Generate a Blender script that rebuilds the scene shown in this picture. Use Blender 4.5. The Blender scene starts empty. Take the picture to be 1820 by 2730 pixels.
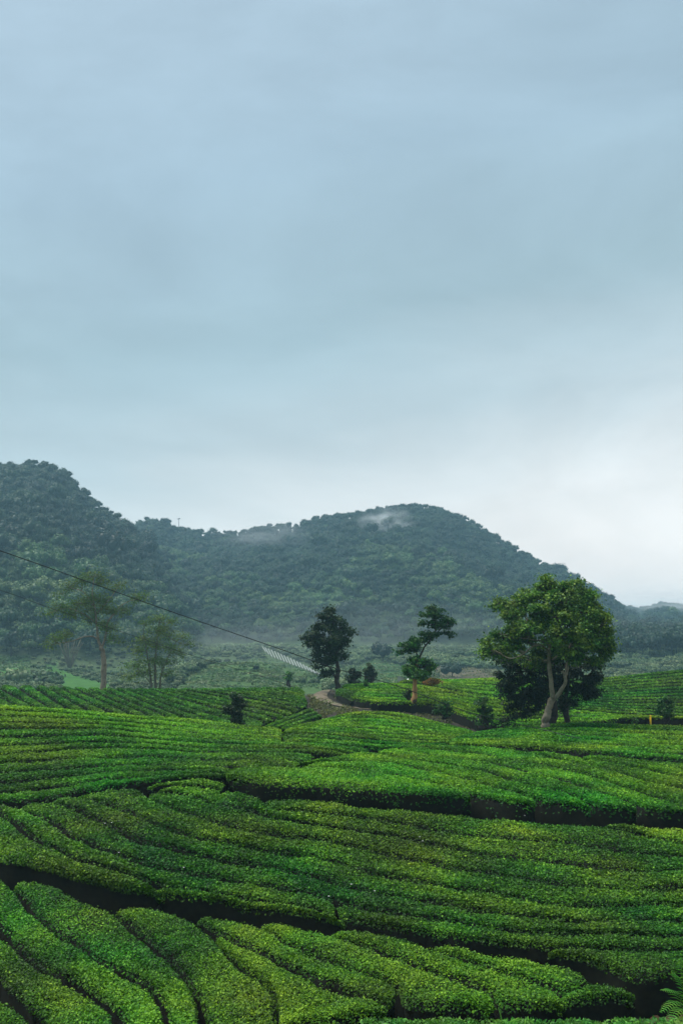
import bpy, math
import numpy as np
from mathutils import Vector
R = math.radians
# ------------------------------------------------------------------ camera, sky, sun, exposure
sc = bpy.context.scene
FPX, W0, H0, YH = 35 / 36 * 2730, 1820, 2730, 1740
PITCH = math.atan((YH - H0 / 2) / FPX)
cam_d = bpy.data.cameras.new('camera'); cam = bpy.data.objects.new('camera', cam_d)
sc.collection.objects.link(cam); sc.camera = cam
cam_d.sensor_fit = 'VERTICAL'; cam_d.sensor_height = 36; cam_d.lens = 35
cam_d.clip_start = 0.1; cam_d.clip_end = 9000
cam.location = (0, 0, 0); cam.rotation_euler = (R(90) + PITCH, 0, 0)
SUN_EL, SUN_AZ = R(66), R(-70)          # azimuth from +Y (view direction) towards +X
w = bpy.data.worlds.new('World'); sc.world = w; w.use_nodes = True
nt = w.node_tree; N = nt.nodes; L = nt.links
for n in list(N): N.remove(n)
def nd(t, loc=None, **k):
    n = N.new(t)
    for a, b in k.items(): setattr(n, a, b)
    return n
out = nd('ShaderNodeOutputWorld'); bg = nd('ShaderNodeBackground')
sky = nd('ShaderNodeTexSky', sky_type='NISHITA', sun_disc=False)
sky.sun_elevation = SUN_EL; sky.sun_rotation = SUN_AZ; sky.air_density = 1.0; sky.dust_density = 3.0
tc = nd('ShaderNodeTexCoord'); sep = nd('ShaderNodeSeparateXYZ')
L.new(tc.outputs['Generated'], sep.inputs[0])
ramp = nd('ShaderNodeValToRGB')
cr = ramp.color_ramp
stops = [(0.0, (7.8, 7.0, 6.6)), (0.07, (7.0, 6.6, 6.3)), (0.15, (5.2, 5.4, 5.4)), (0.23, (3.3, 3.95, 4.2)),
         (0.33, (2.25, 3.1, 3.45)), (0.46, (2.35, 3.25, 3.85)), (0.75, (2.9, 3.8, 4.5)), (1.0, (3.0, 4.0, 4.7))]
SKYSCALE = 9.0
while len(cr.elements) < len(stops): cr.elements.new(0.5)
for e, (p, c) in zip(cr.elements, stops):
    e.position = p; e.color = (*[v / SKYSCALE * .575 for v in c], 1)
# soft large cloud shapes: shift of the height at which the ramp is read, and of the brightness
mp = nd('ShaderNodeMapping'); mp.inputs['Scale'].default_value = (1.0, 1.0, 2.6)
L.new(tc.outputs['Generated'], mp.inputs[0])
nz = nd('ShaderNodeTexNoise'); nz.inputs['Scale'].default_value = 2.1; nz.inputs['Detail'].default_value = 4; nz.inputs['Roughness'].default_value = 0.5
nz.inputs['Distortion'].default_value = 0.25
L.new(mp.outputs[0], nz.inputs['Vector'])
mz = nd('ShaderNodeMath', operation='MULTIPLY_ADD'); mz.inputs[1].default_value = 0.16; mz.inputs[2].default_value = -0.08
L.new(nz.outputs['Fac'], mz.inputs[0])
az = nd('ShaderNodeMath', operation='ADD'); L.new(sep.outputs['Z'], az.inputs[0]); L.new(mz.outputs[0], az.inputs[1])
ax = nd('ShaderNodeMath', operation='MULTIPLY_ADD'); ax.inputs[1].default_value = -.16; L.new(sep.outputs['X'], ax.inputs[0]); L.new(az.outputs[0], ax.inputs[2])
L.new(ax.outputs[0], ramp.inputs['Fac'])
br = nd('ShaderNodeMath', operation='MULTIPLY_ADD'); br.inputs[1].default_value = 7.0; br.inputs[2].default_value = SKYSCALE - 3.3
nz2 = nd('ShaderNodeTexNoise'); nz2.inputs['Scale'].default_value = 2.3; nz2.inputs['Detail'].default_value = 6; nz2.inputs['Roughness'].default_value = 0.6
nz2.inputs['Distortion'].default_value = 0.4
L.new(mp.outputs[0], nz2.inputs['Vector']); L.new(nz2.outputs['Fac'], br.inputs[0])
sc1 = nd('ShaderNodeVectorMath', operation='SCALE'); L.new(ramp.outputs['Color'], sc1.inputs[0]); L.new(br.outputs[0], sc1.inputs['Scale'])
mx = nd('ShaderNodeMix', data_type='RGBA'); mx.inputs['Factor'].default_value = 0.94
L.new(sky.outputs['Color'], mx.inputs['A']); L.new(sc1.outputs[0], mx.inputs['B'])
L.new(mx.outputs['Result'], bg.inputs['Color']); bg.inputs['Strength'].default_value = 0.075
L.new(bg.outputs[0], out.inputs['Surface'])
sl = bpy.data.lights.new('sun', 'SUN'); sl.energy = 1.5; sl.angle = R(45); sl.color = (1, 0.96, 0.9)
sun = bpy.data.objects.new('sun', sl); sc.collection.objects.link(sun)
sd = Vector((math.sin(SUN_AZ) * math.cos(SUN_EL), math.cos(SUN_AZ) * math.cos(SUN_EL), math.sin(SUN_EL)))
sun.rotation_euler = sd.to_track_quat('Z', 'Y').to_euler()
vs = sc.view_settings; vs.view_transform = 'Standard'; vs.look = 'None'; vs.exposure = 1.88; vs.gamma = 1; vs.use_curve_mapping = False
try:
    sc.cycles.use_denoising = True; sc.cycles.denoiser = 'OPENIMAGEDENOISE'
except Exception: pass
sc.cycles.max_bounces = 5; sc.cycles.diffuse_bounces = 2; sc.cycles.glossy_bounces = 1; sc.cycles.transmission_bounces = 2
sc.cycles.volume_bounces = 1; sc.cycles.volume_step_rate = 1.0

# ------------------------------------------------------------------ helpers
rng = np.random.default_rng(7)
C = sc.collection
TH = math.tan(PITCH)
def ray(px, py):
    px = np.asarray(px, float); py = np.asarray(py, float)
    u = (px - W0 / 2) / FPX; v = (H0 / 2 - py) / FPX
    Y = math.cos(PITCH) - math.sin(PITCH) * v; Z = math.sin(PITCH) + math.cos(PITCH) * v
    return np.stack([u / Y, np.ones_like(Y), Z / Y], -1)
def P3(px, py, d): return ray(px, py) * np.asarray(d, float)[..., None]
def pt(px, py, d): return P3(float(px), float(py), float(d))
def to_px(x, y, z):
    f = y * math.cos(PITCH) + z * math.sin(PITCH); up = -y * math.sin(PITCH) + z * math.cos(PITCH)
    return W0 / 2 + FPX * x / f, H0 / 2 - FPX * up / f
_tab = np.random.default_rng(3).random((4, 256, 256))
def vn(x, y, s=0):
    x = np.asarray(x, float) + 1000.37; y = np.asarray(y, float) + 1000.11
    xi = np.floor(x).astype(int); yi = np.floor(y).astype(int); fx = x - xi; fy = y - yi
    fx = fx * fx * (3 - 2 * fx); fy = fy * fy * (3 - 2 * fy); T = _tab[s % 4]
    g = lambda a, b: T[(a + 31 * s) & 255, b & 255]
    return (g(xi, yi) * (1 - fx) + g(xi + 1, yi) * fx) * (1 - fy) + (g(xi, yi + 1) * (1 - fx) + g(xi + 1, yi + 1) * fx) * fy
def fbm(x, y, s=0, o=4):
    r = 0; a = .5
    for i in range(o): r = r + a * vn(np.asarray(x) * 2 ** i, np.asarray(y) * 2 ** i, s + i); a *= .5
    return r
def tag(o, label=None, cat=None, group=None, kind=None):
    if label: o['label'] = label
    if cat: o['category'] = cat
    if group: o['group'] = group
    if kind: o['kind'] = kind
    return o
def empty(name, loc=(0, 0, 0)):
    o = bpy.data.objects.new(name, None); C.objects.link(o); o.location = loc; o.empty_display_size = .2; return o
def mk_mesh(name, V, F, mat, attrs=None, smooth=False):
    V = np.asarray(V, np.float32); F = np.asarray(F, np.int32); k = F.shape[1]
    me = bpy.data.meshes.new(name)
    me.vertices.add(len(V)); me.vertices.foreach_set('co', V.ravel())
    me.loops.add(F.size); me.loops.foreach_set('vertex_index', F.ravel())
    me.polygons.add(len(F)); me.polygons.foreach_set('loop_start', np.arange(len(F), dtype=np.int32) * k)
    if smooth: me.polygons.foreach_set('use_smooth', np.ones(len(F), bool))
    for an, (ty, arr) in (attrs or {}).items():
        a = me.attributes.new(an, ty, 'POINT')
        if ty == 'FLOAT': a.data.foreach_set('value', np.asarray(arr, np.float32).ravel())
        else: a.data.foreach_set('color', np.asarray(arr, np.float32).ravel())
    me.update(calc_edges=True)
    me.materials.append(mat)
    return me
def mk(name, V, F, mat, parent=None, org=(0, 0, 0), attrs=None, smooth=False):
    V = np.asarray(V, float) - np.asarray(org, float)
    o = bpy.data.objects.new(name, mk_mesh(name, V, F, mat, attrs, smooth)); C.objects.link(o)
    if parent is not None: o.parent = parent
    else: o.location = org
    return o
class Geo:
    def __init__(s): s.V = []; s.F = []; s.n = 0; s.T = []
    def add(s, V, F, t=0.5):
        V = np.asarray(V, float); F = np.asarray(F, int)
        s.V.append(V); s.F.append(F + s.n); s.n += len(V); s.T.append(np.full(len(V), t) if np.isscalar(t) else np.asarray(t, float))
    def get(s): return np.concatenate(s.V), np.concatenate(s.F), np.concatenate(s.T)
def tube(pts, rad, sides=7):
    pts = np.asarray(pts, float); n = len(pts); rad = np.asarray(rad, float) * np.ones(n)
    t = np.gradient(pts, axis=0); t /= np.linalg.norm(t, axis=1)[:, None] + 1e-9
    up = np.array([0, 1.0, 0.05]) if abs(t[:, 1]).mean() < .8 else np.array([1.0, 0, .1])
    a = np.cross(t, up); a /= np.linalg.norm(a, axis=1)[:, None] + 1e-9; b = np.cross(t, a)
    ang = np.linspace(0, 2 * np.pi, sides, endpoint=False)
    V = pts[:, None] + rad[:, None, None] * (np.cos(ang)[None, :, None] * a[:, None] + np.sin(ang)[None, :, None] * b[:, None])
    V = V.reshape(-1, 3)
    i = np.arange(n - 1)[:, None] * sides; j = np.arange(sides)[None]; j2 = (j + 1) % sides
    F = np.stack([i + j, i + j2, i + sides + j2, i + sides + j], -1).reshape(-1, 4)
    c0 = len(V); V = np.vstack([V, pts[:1], pts[-1:]])
    jj = np.arange(0, sides - 1, 2)
    k0 = np.stack([np.full(len(jj), c0), (jj + 2) % sides, jj + 1, jj], -1)
    k1 = np.stack([np.full(len(jj), c0 + 1), (n - 1) * sides + jj, (n - 1) * sides + jj + 1, (n - 1) * sides + (jj + 2) % sides], -1)
    return V, np.vstack([F, k0, k1])
def smooth_line(pts, n=24):
    pts = np.asarray(pts, float); m = len(pts)
    if m < 3:
        t = np.linspace(0, 1, n)[:, None]; return pts[0] * (1 - t) + pts[-1] * t
    P = np.vstack([2 * pts[0] - pts[1], pts, 2 * pts[-1] - pts[-2]])
    s = np.linspace(0, m - 1 - 1e-6, n); i = s.astype(int); f = (s - i)[:, None]
    a, b, c, d = P[i], P[i + 1], P[i + 2], P[i + 3]
    return .5 * ((2 * b) + (-a + c) * f + (2 * a - 5 * b + 4 * c - d) * f ** 2 + (-a + 3 * b - 3 * c + d) * f ** 3)
def leaves(P, Nn, Ln, tilt=.7, aspect=.3, seed=0):
    r = np.random.default_rng(seed); n = len(P)
    nn = Nn + r.normal(0, tilt, (n, 3)); nn /= np.linalg.norm(nn, axis=1)[:, None] + 1e-9
    t = np.cross(nn, r.normal(0, 1, (n, 3))); t /= np.linalg.norm(t, axis=1)[:, None] + 1e-9
    b = np.cross(nn, t); Ln = np.asarray(Ln)[:, None] * np.ones((n, 1))
    V = np.stack([P - t * Ln * .5, P + b * Ln * aspect + nn * Ln * .08, P + t * Ln * .5, P - b * Ln * aspect + nn * Ln * .08], 1).reshape(-1, 3)
    return V, np.arange(4 * n).reshape(n, 4)

# ------------------------------------------------------------------ materials
def mat(name):
    m = bpy.data.materials.new(name); m.use_nodes = True; t = m.node_tree
    for n in list(t.nodes): t.nodes.remove(n)
    o = t.nodes.new('ShaderNodeOutputMaterial'); return m, t, o
def ramp_node(t, stops):
    r = t.nodes.new('ShaderNodeValToRGB'); e = r.color_ramp.elements
    while len(e) < len(stops): e.new(.5)
    for k, (p, c) in zip(e, stops): k.position = p; k.color = (*c, 1)
    return r
def noise(t, scale, detail=3, rough=.55, obj=False):
    g = t.nodes.new('ShaderNodeTexCoord' if obj else 'ShaderNodeNewGeometry')
    n = t.nodes.new('ShaderNodeTexNoise'); n.inputs['Scale'].default_value = scale; n.inputs['Detail'].default_value = detail
    n.inputs['Roughness'].default_value = rough
    t.links.new(g.outputs['Object' if obj else 'Position'], n.inputs['Vector']); return n
def leaf_mat(name, dark, mid, light, patch=(.12, .35), sheen=.12, transl=.3, hueb=None, obj_random=0.0):
    m, t, o = mat(name); K = t.links
    a = t.nodes.new('ShaderNodeAttribute'); a.attribute_name = 'tint'
    r = ramp_node(t, [(0, dark), (.55, mid), (1, light)])
    n1 = noise(t, patch[0], 3); n2 = noise(t, patch[1], 4)
    s = t.nodes.new('ShaderNodeMath'); s.operation = 'MULTIPLY_ADD'; s.inputs[1].default_value = .8; K.new(n1.outputs['Fac'], s.inputs[0]); K.new(a.outputs['Fac'], s.inputs[2])
    s2 = t.nodes.new('ShaderNodeMath'); s2.operation = 'MULTIPLY_ADD'; s2.inputs[1].default_value = .6; K.new(n2.outputs['Fac'], s2.inputs[0]); K.new(s.outputs[0], s2.inputs[2])
    s3 = t.nodes.new('ShaderNodeMath'); s3.operation = 'SUBTRACT'; s3.inputs[1].default_value = .7; K.new(s2.outputs[0], s3.inputs[0])
    src = s3
    if obj_random:
        oi = t.nodes.new('ShaderNodeObjectInfo'); s4 = t.nodes.new('ShaderNodeMath'); s4.operation = 'MULTIPLY_ADD'; s4.inputs[1].default_value = obj_random
        K.new(oi.outputs['Random'], s4.inputs[0]); K.new(s3.outputs[0], s4.inputs[2])
        s5 = t.nodes.new('ShaderNodeMath'); s5.operation = 'SUBTRACT'; s5.inputs[1].default_value = obj_random / 2; K.new(s4.outputs[0], s5.inputs[0]); src = s5
    K.new(src.outputs[0], r.inputs['Fac'])
    col = r.outputs['Color']
    hs = t.nodes.new('ShaderNodeHueSaturation'); n3 = noise(t, patch[0] * 3.1 + .01, 3)
    mh = t.nodes.new('ShaderNodeMapRange'); mh.inputs['From Min'].default_value = .3; mh.inputs['From Max'].default_value = .7
    mh.inputs['To Min'].default_value = .5 - (hueb or .035); mh.inputs['To Max'].default_value = .5 + (hueb or .035)
    K.new(n3.outputs['Fac'], mh.inputs['Value']); K.new(mh.outputs[0], hs.inputs['Hue']); K.new(col, hs.inputs['Color']); col = hs.outputs['Color']
    p = t.nodes.new('ShaderNodeBsdfPrincipled'); K.new(col, p.inputs['Base Color'])
    p.inputs['Roughness'].default_value = .55; p.inputs['Specular IOR Level'].default_value = sheen * 2
    tr = t.nodes.new('ShaderNodeBsdfTranslucent'); K.new(col, tr.inputs['Color'])
    mxn = t.nodes.new('ShaderNodeMixShader'); mxn.inputs[0].default_value = transl
    K.new(p.outputs[0], mxn.inputs[1]); K.new(tr.outputs[0], mxn.inputs[2]); K.new(mxn.outputs[0], o.inputs['Surface'])
    return m
def surf_mat(name, cols, scale=.5, rough=.9, bump=0.0, bscale=8, obj=False, detail=5, spec=.2):
    m, t, o = mat(name); K = t.links
    n = noise(t, scale, detail, .6, obj); r = ramp_node(t, cols); K.new(n.outputs['Fac'], r.inputs['Fac'])
    p = t.nodes.new('ShaderNodeBsdfPrincipled'); K.new(r.outputs['Color'], p.inputs['Base Color']); p.inputs['Roughness'].default_value = rough
    p.inputs['Specular IOR Level'].default_value = spec
    if bump:
        b = t.nodes.new('ShaderNodeBump'); b.inputs['Strength'].default_value = bump; n2 = noise(t, bscale, 6, .6, obj)
        K.new(n2.outputs['Fac'], b.inputs['Height']); K.new(b.outputs[0], p.inputs['Normal'])
    K.new(p.outputs[0], o.inputs['Surface']); return m
TEA_N = leaf_mat('tea_leaf_near', (.012, .048, .004), (.062, .185, .010), (.21, .42, .02), sheen=.08)
TEA_M = leaf_mat('tea_leaf_flush', (.016, .065, .005), (.075, .235, .011), (.20, .42, .02), sheen=.06, patch=(.07, .2))
TEA_F = leaf_mat('tea_leaf_far', (.015, .06, .007), (.060, .20, .014), (.17, .38, .026), sheen=.06, patch=(.05, .15))
TEA_Y = leaf_mat('tea_leaf_yellowish', (.026, .085, .005), (.11, .28, .011), (.25, .46, .02), sheen=.06, patch=(.06, .2))
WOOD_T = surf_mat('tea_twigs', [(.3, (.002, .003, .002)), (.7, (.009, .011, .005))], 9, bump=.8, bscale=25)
SOIL = surf_mat('dark_soil', [(.25, (.010, .009, .007)), (.5, (.022, .018, .012)), (.72, (.022, .034, .012))], 1.3, bump=.6, bscale=6)
SOILP = surf_mat('path_soil', [(.35, (.05, .045, .02)), (.5, (.14, .11, .08)), (.62, (.06, .075, .025))], 1.1, bump=.5, bscale=5)
BARK_P = surf_mat('pale_bark', [(.3, (.10, .085, .055)), (.55, (.24, .20, .14)), (.75, (.15, .16, .10))], 3, bump=.5, bscale=14)
BARK_D = surf_mat('dark_bark', [(.3, (.022, .018, .014)), (.7, (.06, .05, .04))], 4, bump=.6, bscale=14)
BARK_O = surf_mat('orange_bark', [(.4, (.07, .045, .025)), (.5, (.42, .24, .10)), (.7, (.30, .16, .07))], 2.2, bump=.4, bscale=14)
BARK_M = surf_mat('mid_bark', [(.3, (.07, .07, .045)), (.7, (.15, .14, .09))], 3, bump=.4, bscale=14)
LF_BIG = leaf_mat('broad_leaf_green', (.012, .040, .008), (.045, .125, .014), (.17, .30, .025), patch=(.5, 1.2), obj_random=.05)
LF_DARK = leaf_mat('dark_leaf', (.004, .012, .005), (.010, .028, .010), (.025, .06, .016), patch=(.5, 1.2))
LF_CONE = leaf_mat('olive_leaf', (.007, .018, .007), (.022, .05, .016), (.05, .10, .03), patch=(.5, 1.2))
LF_BRI = leaf_mat('bright_leaf', (.014, .06, .010), (.05, .17, .02), (.10, .28, .03), patch=(.6, 1.5))
LF_OLD = leaf_mat('sparse_olive_leaf', (.03, .06, .012), (.075, .14, .022), (.15, .25, .035), patch=(.2, .6), transl=.4)
LF_ORG = leaf_mat('orange_leaf', (.08, .05, .01), (.22, .12, .015), (.34, .2, .03), patch=(.6, 1.5))
LF_FOR = leaf_mat('forest_leaf', (.004, .018, .011), (.013, .042, .020), (.034, .080, .028), patch=(.012, .05), obj_random=.75, transl=.15, hueb=.02)
LF_SCR = leaf_mat('scrub_leaf', (.025, .055, .020), (.08, .135, .048), (.20, .28, .12), patch=(.02, .08), obj_random=.6, transl=.15)
LF_LIT = leaf_mat('light_forest_leaf', (.012, .045, .014), (.05, .11, .034), (.11, .19, .05), patch=(.012, .05), obj_random=.6, transl=.15)
FERN = leaf_mat('fern_leaf', (.04, .13, .02), (.10, .30, .03), (.22, .45, .06), patch=(1, 3))
WHITE = surf_mat('white_plastic', [(.3, (.5, .52, .5)), (.7, (.72, .74, .72))], 2, rough=.5)
PLASTIC = surf_mat('mulch_plastic', [(.3, (.17, .19, .18)), (.7, (.29, .31, .30))], 2, rough=.5)
YEL = surf_mat('yellow_paint', [(.3, (.70, .38, .01)), (.7, (.8, .5, .02))], 6, rough=.5)
CABLE = surf_mat('cable_black', [(.3, (.012, .014, .014)), (.7, (.02, .022, .022))], 5, rough=.5)
METAL = surf_mat('mast_metal', [(.3, (.25, .25, .25)), (.7, (.4, .4, .4))], 5, rough=.5)

# ------------------------------------------------------------------ tea fields: each surface is a thin-plate fit of 1/distance
class TPS:
    def __init__(s, pts):
        p = np.array(pts, float); X = p[:, :2] / 500; v = 1 / p[:, 2]; n = len(X); s.X = X
        A = np.zeros((n + 3, n + 3)); A[:n, :n] = s.k(X, X) + np.eye(n) * 2e-3; A[:n, n] = 1; A[:n, n + 1:] = X; A[n, :n] = 1; A[n + 1:, :n] = X.T
        s.w = np.linalg.solve(A, np.r_[v, 0, 0, 0])
    def k(s, a, b):
        r2 = ((a[:, None] - b[None]) ** 2).sum(-1) + 1e-12; return .5 * r2 * np.log(r2)
    def __call__(s, px, py):
        q = np.stack([np.ravel(px), np.ravel(py)], -1) / 500; n = len(s.X)
        r = s.k(q, s.X) @ s.w[:n] + s.w[n] + q @ s.w[n + 1:]
        return (1 / np.clip(r, 1e-3, .2)).reshape(np.shape(px))
FN = TPS([(0, 2730, 16.6), (900, 2730, 16.2), (1820, 2730, 15.8), (0, 2400, 21.2), (600, 2430, 21), (1200, 2420, 21.2), (1820, 2420, 21.5),
          (0, 2150, 26.5), (600, 2100, 27.6), (1200, 2168, 27), (1820, 2204, 26.5), (900, 2280, 24)])
FM = TPS([(0, 2140, 27.8), (-80, 1876, 43), (300, 2010, 34.5), (0, 1942, 38.5), (300, 1900, 44), (500, 2078, 28.8), (600, 1930, 48), (760, 1938, 50),
          (850, 1923, 53), (1000, 1893, 57), (1150, 1922, 57), (1290, 1955, 53), (700, 2045, 31), (900, 2010, 38), (1100, 1985, 46), (800, 1965, 43), (1000, 1940, 49)])
FT = TPS([(610, 2062, 28.6), (850, 2090, 28.4), (1200, 2125, 28.2), (1820, 2166, 27.6), (620, 2043, 30.5), (850, 2028, 33), (1100, 1987, 40),
          (1400, 1999, 39.5), (1820, 2032, 36), (1400, 2070, 32.5), (1100, 2050, 32.5)])
FT2 = TPS([(1190, 1983, 41), (1500, 2002, 39.8), (1820, 2032, 36.2), (1195, 1970, 46), (1320, 1942, 52), (1500, 1926, 53), (1820, 1934, 51), (1500, 1960, 46)])
F1 = TPS([(-150, 1880, 58), (0, 1876, 59), (300, 1900, 57), (690, 1937, 54), (0, 1823, 72), (300, 1831, 71), (550, 1832, 72), (800, 1828, 76), (850, 1900, 61), (830, 1860, 69)])
F2 = TPS([(932, 1857, 68), (1028, 1877, 64.5), (1165, 1880, 64), (1254, 1921, 58), (1400, 1940, 55.5), (905, 1822, 79), (1100, 1819, 81), (1330, 1856, 70), (1480, 1870, 68)])
F3 = TPS([(1050, 1817, 84), (1180, 1833, 78), (1330, 1855, 73), (1480, 1868, 70), (1110, 1812, 90), (1330, 1805, 92), (1480, 1800, 94)])
F4 = TPS([(1440, 1890, 66), (1620, 1900, 65), (1820, 1912, 63), (1440, 1810, 86), (1610, 1806, 86), (1820, 1783, 88), (1650, 1850, 75)])
F5 = TPS([(1440, 1930, 55), (1610, 1922, 56), (1820, 1914, 57), (1440, 1884, 64), (1640, 1904, 61), (1820, 1906, 60)])

def poly(pts): return np.array(pts, float)
def resample(p, n):
    p = np.asarray(p, float); s = np.r_[0, np.cumsum(np.linalg.norm(np.diff(p, axis=0) * [1, 2.2], axis=1))]; t = np.linspace(0, s[-1], n)
    q = np.stack([np.interp(t, s, p[:, k]) for k in (0, 1)], -1)
    for _ in range(2): q[1:-1] = .25 * q[:-2] + .5 * q[1:-1] + .25 * q[2:]
    return q
def cut(p, x0, x1):            # part of a left-to-right line between two x
    p = np.asarray(p, float); xs = p[:, 0]; f = lambda x: np.interp(x, xs, p[:, 1])
    m = p[(xs > x0) & (xs < x1)]
    return np.vstack([[x0, f(x0)], m, [x1, f(x1)]])
def between(a, b, n):          # n-1 lines between a and b (inclusive ends returned)
    a = resample(a, 40); b = resample(b, 40)
    return [a * (1 - t) + b * t for t in np.linspace(0, 1, n + 1)]
KNOWN = []                      # ground seeds (x, y, z)
hid = 0
NLEAF = 0
def hedge(field, up, lo, leafm, label, group, gap=.15, height=.75, endgap=True, bright=0.0, drop_lo=0.0, cover=1.25):
    """one clipped tea row between two gap lines; its top follows the field surface"""
    global hid, NLEAF; hid += 1
    r = np.random.default_rng(1000 + hid); up = np.asarray(up, float); lo = np.asarray(lo, float)
    if up[-1, 0] > 1810 and lo[-1, 0] > 1810:          # the rows run on beyond the frame
        f = lambda q: np.vstack([q, [2170, q[-1, 1] + (2170 - q[-1, 0]) * np.clip((q[-1, 1] - q[-2, 1]) / (q[-1, 0] - q[-2, 0] + 1e-6), -.12, .2) * .5]]); up, lo = f(up), f(lo)
    if up[0, 0] < -50 and lo[0, 0] < -50 and abs(up[1, 1] - up[0, 1]) < .6 * abs(up[1, 0] - up[0, 0]):
        f = lambda q: np.vstack([[-340, q[0, 1] - (q[0, 0] + 340) * np.clip((q[1, 1] - q[0, 1]) / (q[1, 0] - q[0, 0]), -.15, .3) * .5], q]); up, lo = f(up), f(lo)
    nA = 60; U = resample(up, nA); Lo = resample(lo, nA)
    Wm = P3(*((U + Lo) / 2).T, field(*((U + Lo) / 2).T)); ln = np.linalg.norm(np.diff(Wm, axis=0), axis=1).sum(); dm = Wm[:, 1].mean()
    ns = int(np.clip(ln / max(.22, .011 * dm), 6, 150)); U = resample(up, ns); Lo = resample(lo, ns)
    nc = 9 if dm < 35 else 7
    cc = np.array([0, .05, .14, .3, .5, .7, .86, .95, 1]) if nc == 9 else np.array([0, .08, .25, .5, .75, .92, 1])
    Pu = P3(*U.T, field(*U.T)); Pl = P3(*Lo.T, field(*Lo.T)); wv = Pl - Pu; wd = np.linalg.norm(wv, axis=1)
    sarc = np.linspace(0, ln, ns)
    gap = gap * r.uniform(.7, 1.45) * (1.3 if dm < 27.5 else 1.55 + 1.0 * min(1, (dm - 27.5) / 30))
    rag = np.clip((vn(sarc * .55, hid * 7.7, 3) - .8) * 6, 0, 1)       # a missing bush here and there
    g1 = gap * (.35 + .8 * vn(sarc * 1.1, hid * 3.1, 0) + .6 * vn(sarc * 3.3, hid * 1.3, 2)); g2 = gap * (.35 + .8 * vn(sarc * 1.1, hid * 5.7 + 9, 1) + .6 * vn(sarc * 3.1, hid * 2.9, 3) + 1.6 * rag)
    g1 = np.minimum(g1, wd * .26); g2 = np.minimum(g2, wd * .26)
    t0 = g1 / (wd + 1e-6); t1 = 1 - g2 / (wd + 1e-6)
    tt = t0[:, None] + (t1 - t0)[:, None] * cc[None]
    G = U[:, None] * (1 - tt[..., None]) + Lo[:, None] * tt[..., None]
    T = P3(G[..., 0], G[..., 1], field(G[..., 0], G[..., 1]))
    ground = T.copy(); ground[..., 2] -= height
    KNOWN.append(ground.reshape(-1, 3))
    # dome, bumps
    farf = np.clip((dm - 26) / 30, 0, 1)
    T[..., 2] -= (.05 + .10 * farf) * np.abs(2 * cc - 1)[None] ** 9 * np.minimum(1, wd[:, None]) + drop_lo * np.clip(cc - .8, 0, 1)[None] * 5
    T[..., 2] += (.13 - .07 * farf) * (fbm(T[..., 0] * .9, T[..., 1] * .9, 1, 3) - .45) + .04 * 1.6 * (1 - farf * .8) * (vn(T[..., 0] * 3.1, T[..., 1] * 3.1, 2) - .5)
    e = np.minimum(np.arange(ns), np.arange(ns)[::-1]); T[..., 2] -= (.16 * np.exp(-e * 1.5))[:, None]
    if endgap:
        T[0] += (T[1] - T[0]) * .3; T[-1] += (T[-2] - T[-1]) * .3
    # skirts
    iu = T[:, 0] * .55 + T[:, 2] * .45; il = T[:, -1] * .55 + T[:, -3] * .45
    bu = iu.copy(); bl = il.copy(); bu[:, 2] = T[:, 0, 2] - height * .95; bl[:, 2] = T[:, -1, 2] - height * 1.0
    A = np.concatenate([bu[:, None], T, bl[:, None]], 1); m = nc + 2
    e0 = A[0].copy(); e1 = A[-1].copy(); e0[1:-1, 2] -= height * .9; e1[1:-1, 2] -= height * .9
    e0 += (A[min(3, ns - 1)] - A[0]) * .7 * [1, 1, 0]; e1 += (A[-min(4, ns)] - A[-1]) * .7 * [1, 1, 0]
    A = np.concatenate([e0[None], A, e1[None]], 0); n2 = ns + 2
    V = A.reshape(-1, 3); ii = np.arange(n2 - 1)[:, None] * m; jj = np.arange(m - 1)[None]
    F = np.stack([ii + jj, ii + m + jj, ii + m + jj + 1, ii + jj + 1], -1).reshape(-1, 4)
    org = T[ns // 2, nc // 2].copy(); org[2] -= height
    root = tag(empty('tea_hedge', org), label, 'tea hedge', group)
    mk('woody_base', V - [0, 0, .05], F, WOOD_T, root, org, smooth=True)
    # leaves
    ds = max(.045, .0024 * dm)
    if dm < 24: ds = .0025 * dm
    area = ln * np.mean(wd * (t1 - t0) + .5)
    n = int(area * cover / (.3 * ds * ds) * 1.0); n = min(n, 40000)
    s = r.random(n) * (ns - 1); ov = .6 if dm < 27.5 else .3; c = r.random(n) * (nc - 1 + ov) - ov / 2      # overshoot runs onto the skirts
    sk = np.where(c < 0, -c, np.where(c > nc - 1, c - (nc - 1), 0)) * 2 / ov     # 0..1 on skirt
    # uneven cc spacing: choose by width fraction
    f = np.clip((c) / (nc - 1), 0, 1); ci = np.interp(f, cc, np.arange(nc)); c0 = np.minimum(ci.astype(int), nc - 2); fc = ci - c0
    s0 = np.minimum(s.astype(int), ns - 2); fs = s - s0
    q = lambda a, b: T[a, b]
    Pp = (q(s0, c0) * (1 - fs)[:, None] + q(s0 + 1, c0) * fs[:, None]) * (1 - fc)[:, None] + (q(s0, c0 + 1) * (1 - fs)[:, None] + q(s0 + 1, c0 + 1) * fs[:, None]) * fc[:, None]
    side = np.where(c < 0, -1.0, np.where(c > nc - 1, 1.0, 0.0))
    wvn = wv[s0] / (wd[s0][:, None] + 1e-6)
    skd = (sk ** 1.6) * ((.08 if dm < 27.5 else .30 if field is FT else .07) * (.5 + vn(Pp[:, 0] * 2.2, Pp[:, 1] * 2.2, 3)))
    Pp = Pp + wvn * (side * (.02 + .03 * r.random(n)))[:, None]; Pp[:, 2] -= skd
    Pp[:, 2] += np.abs(r.normal(0, .028, n)) * (1 - .4 * farf)
    edge = np.abs(2 * f - 1) ** 6
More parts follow.
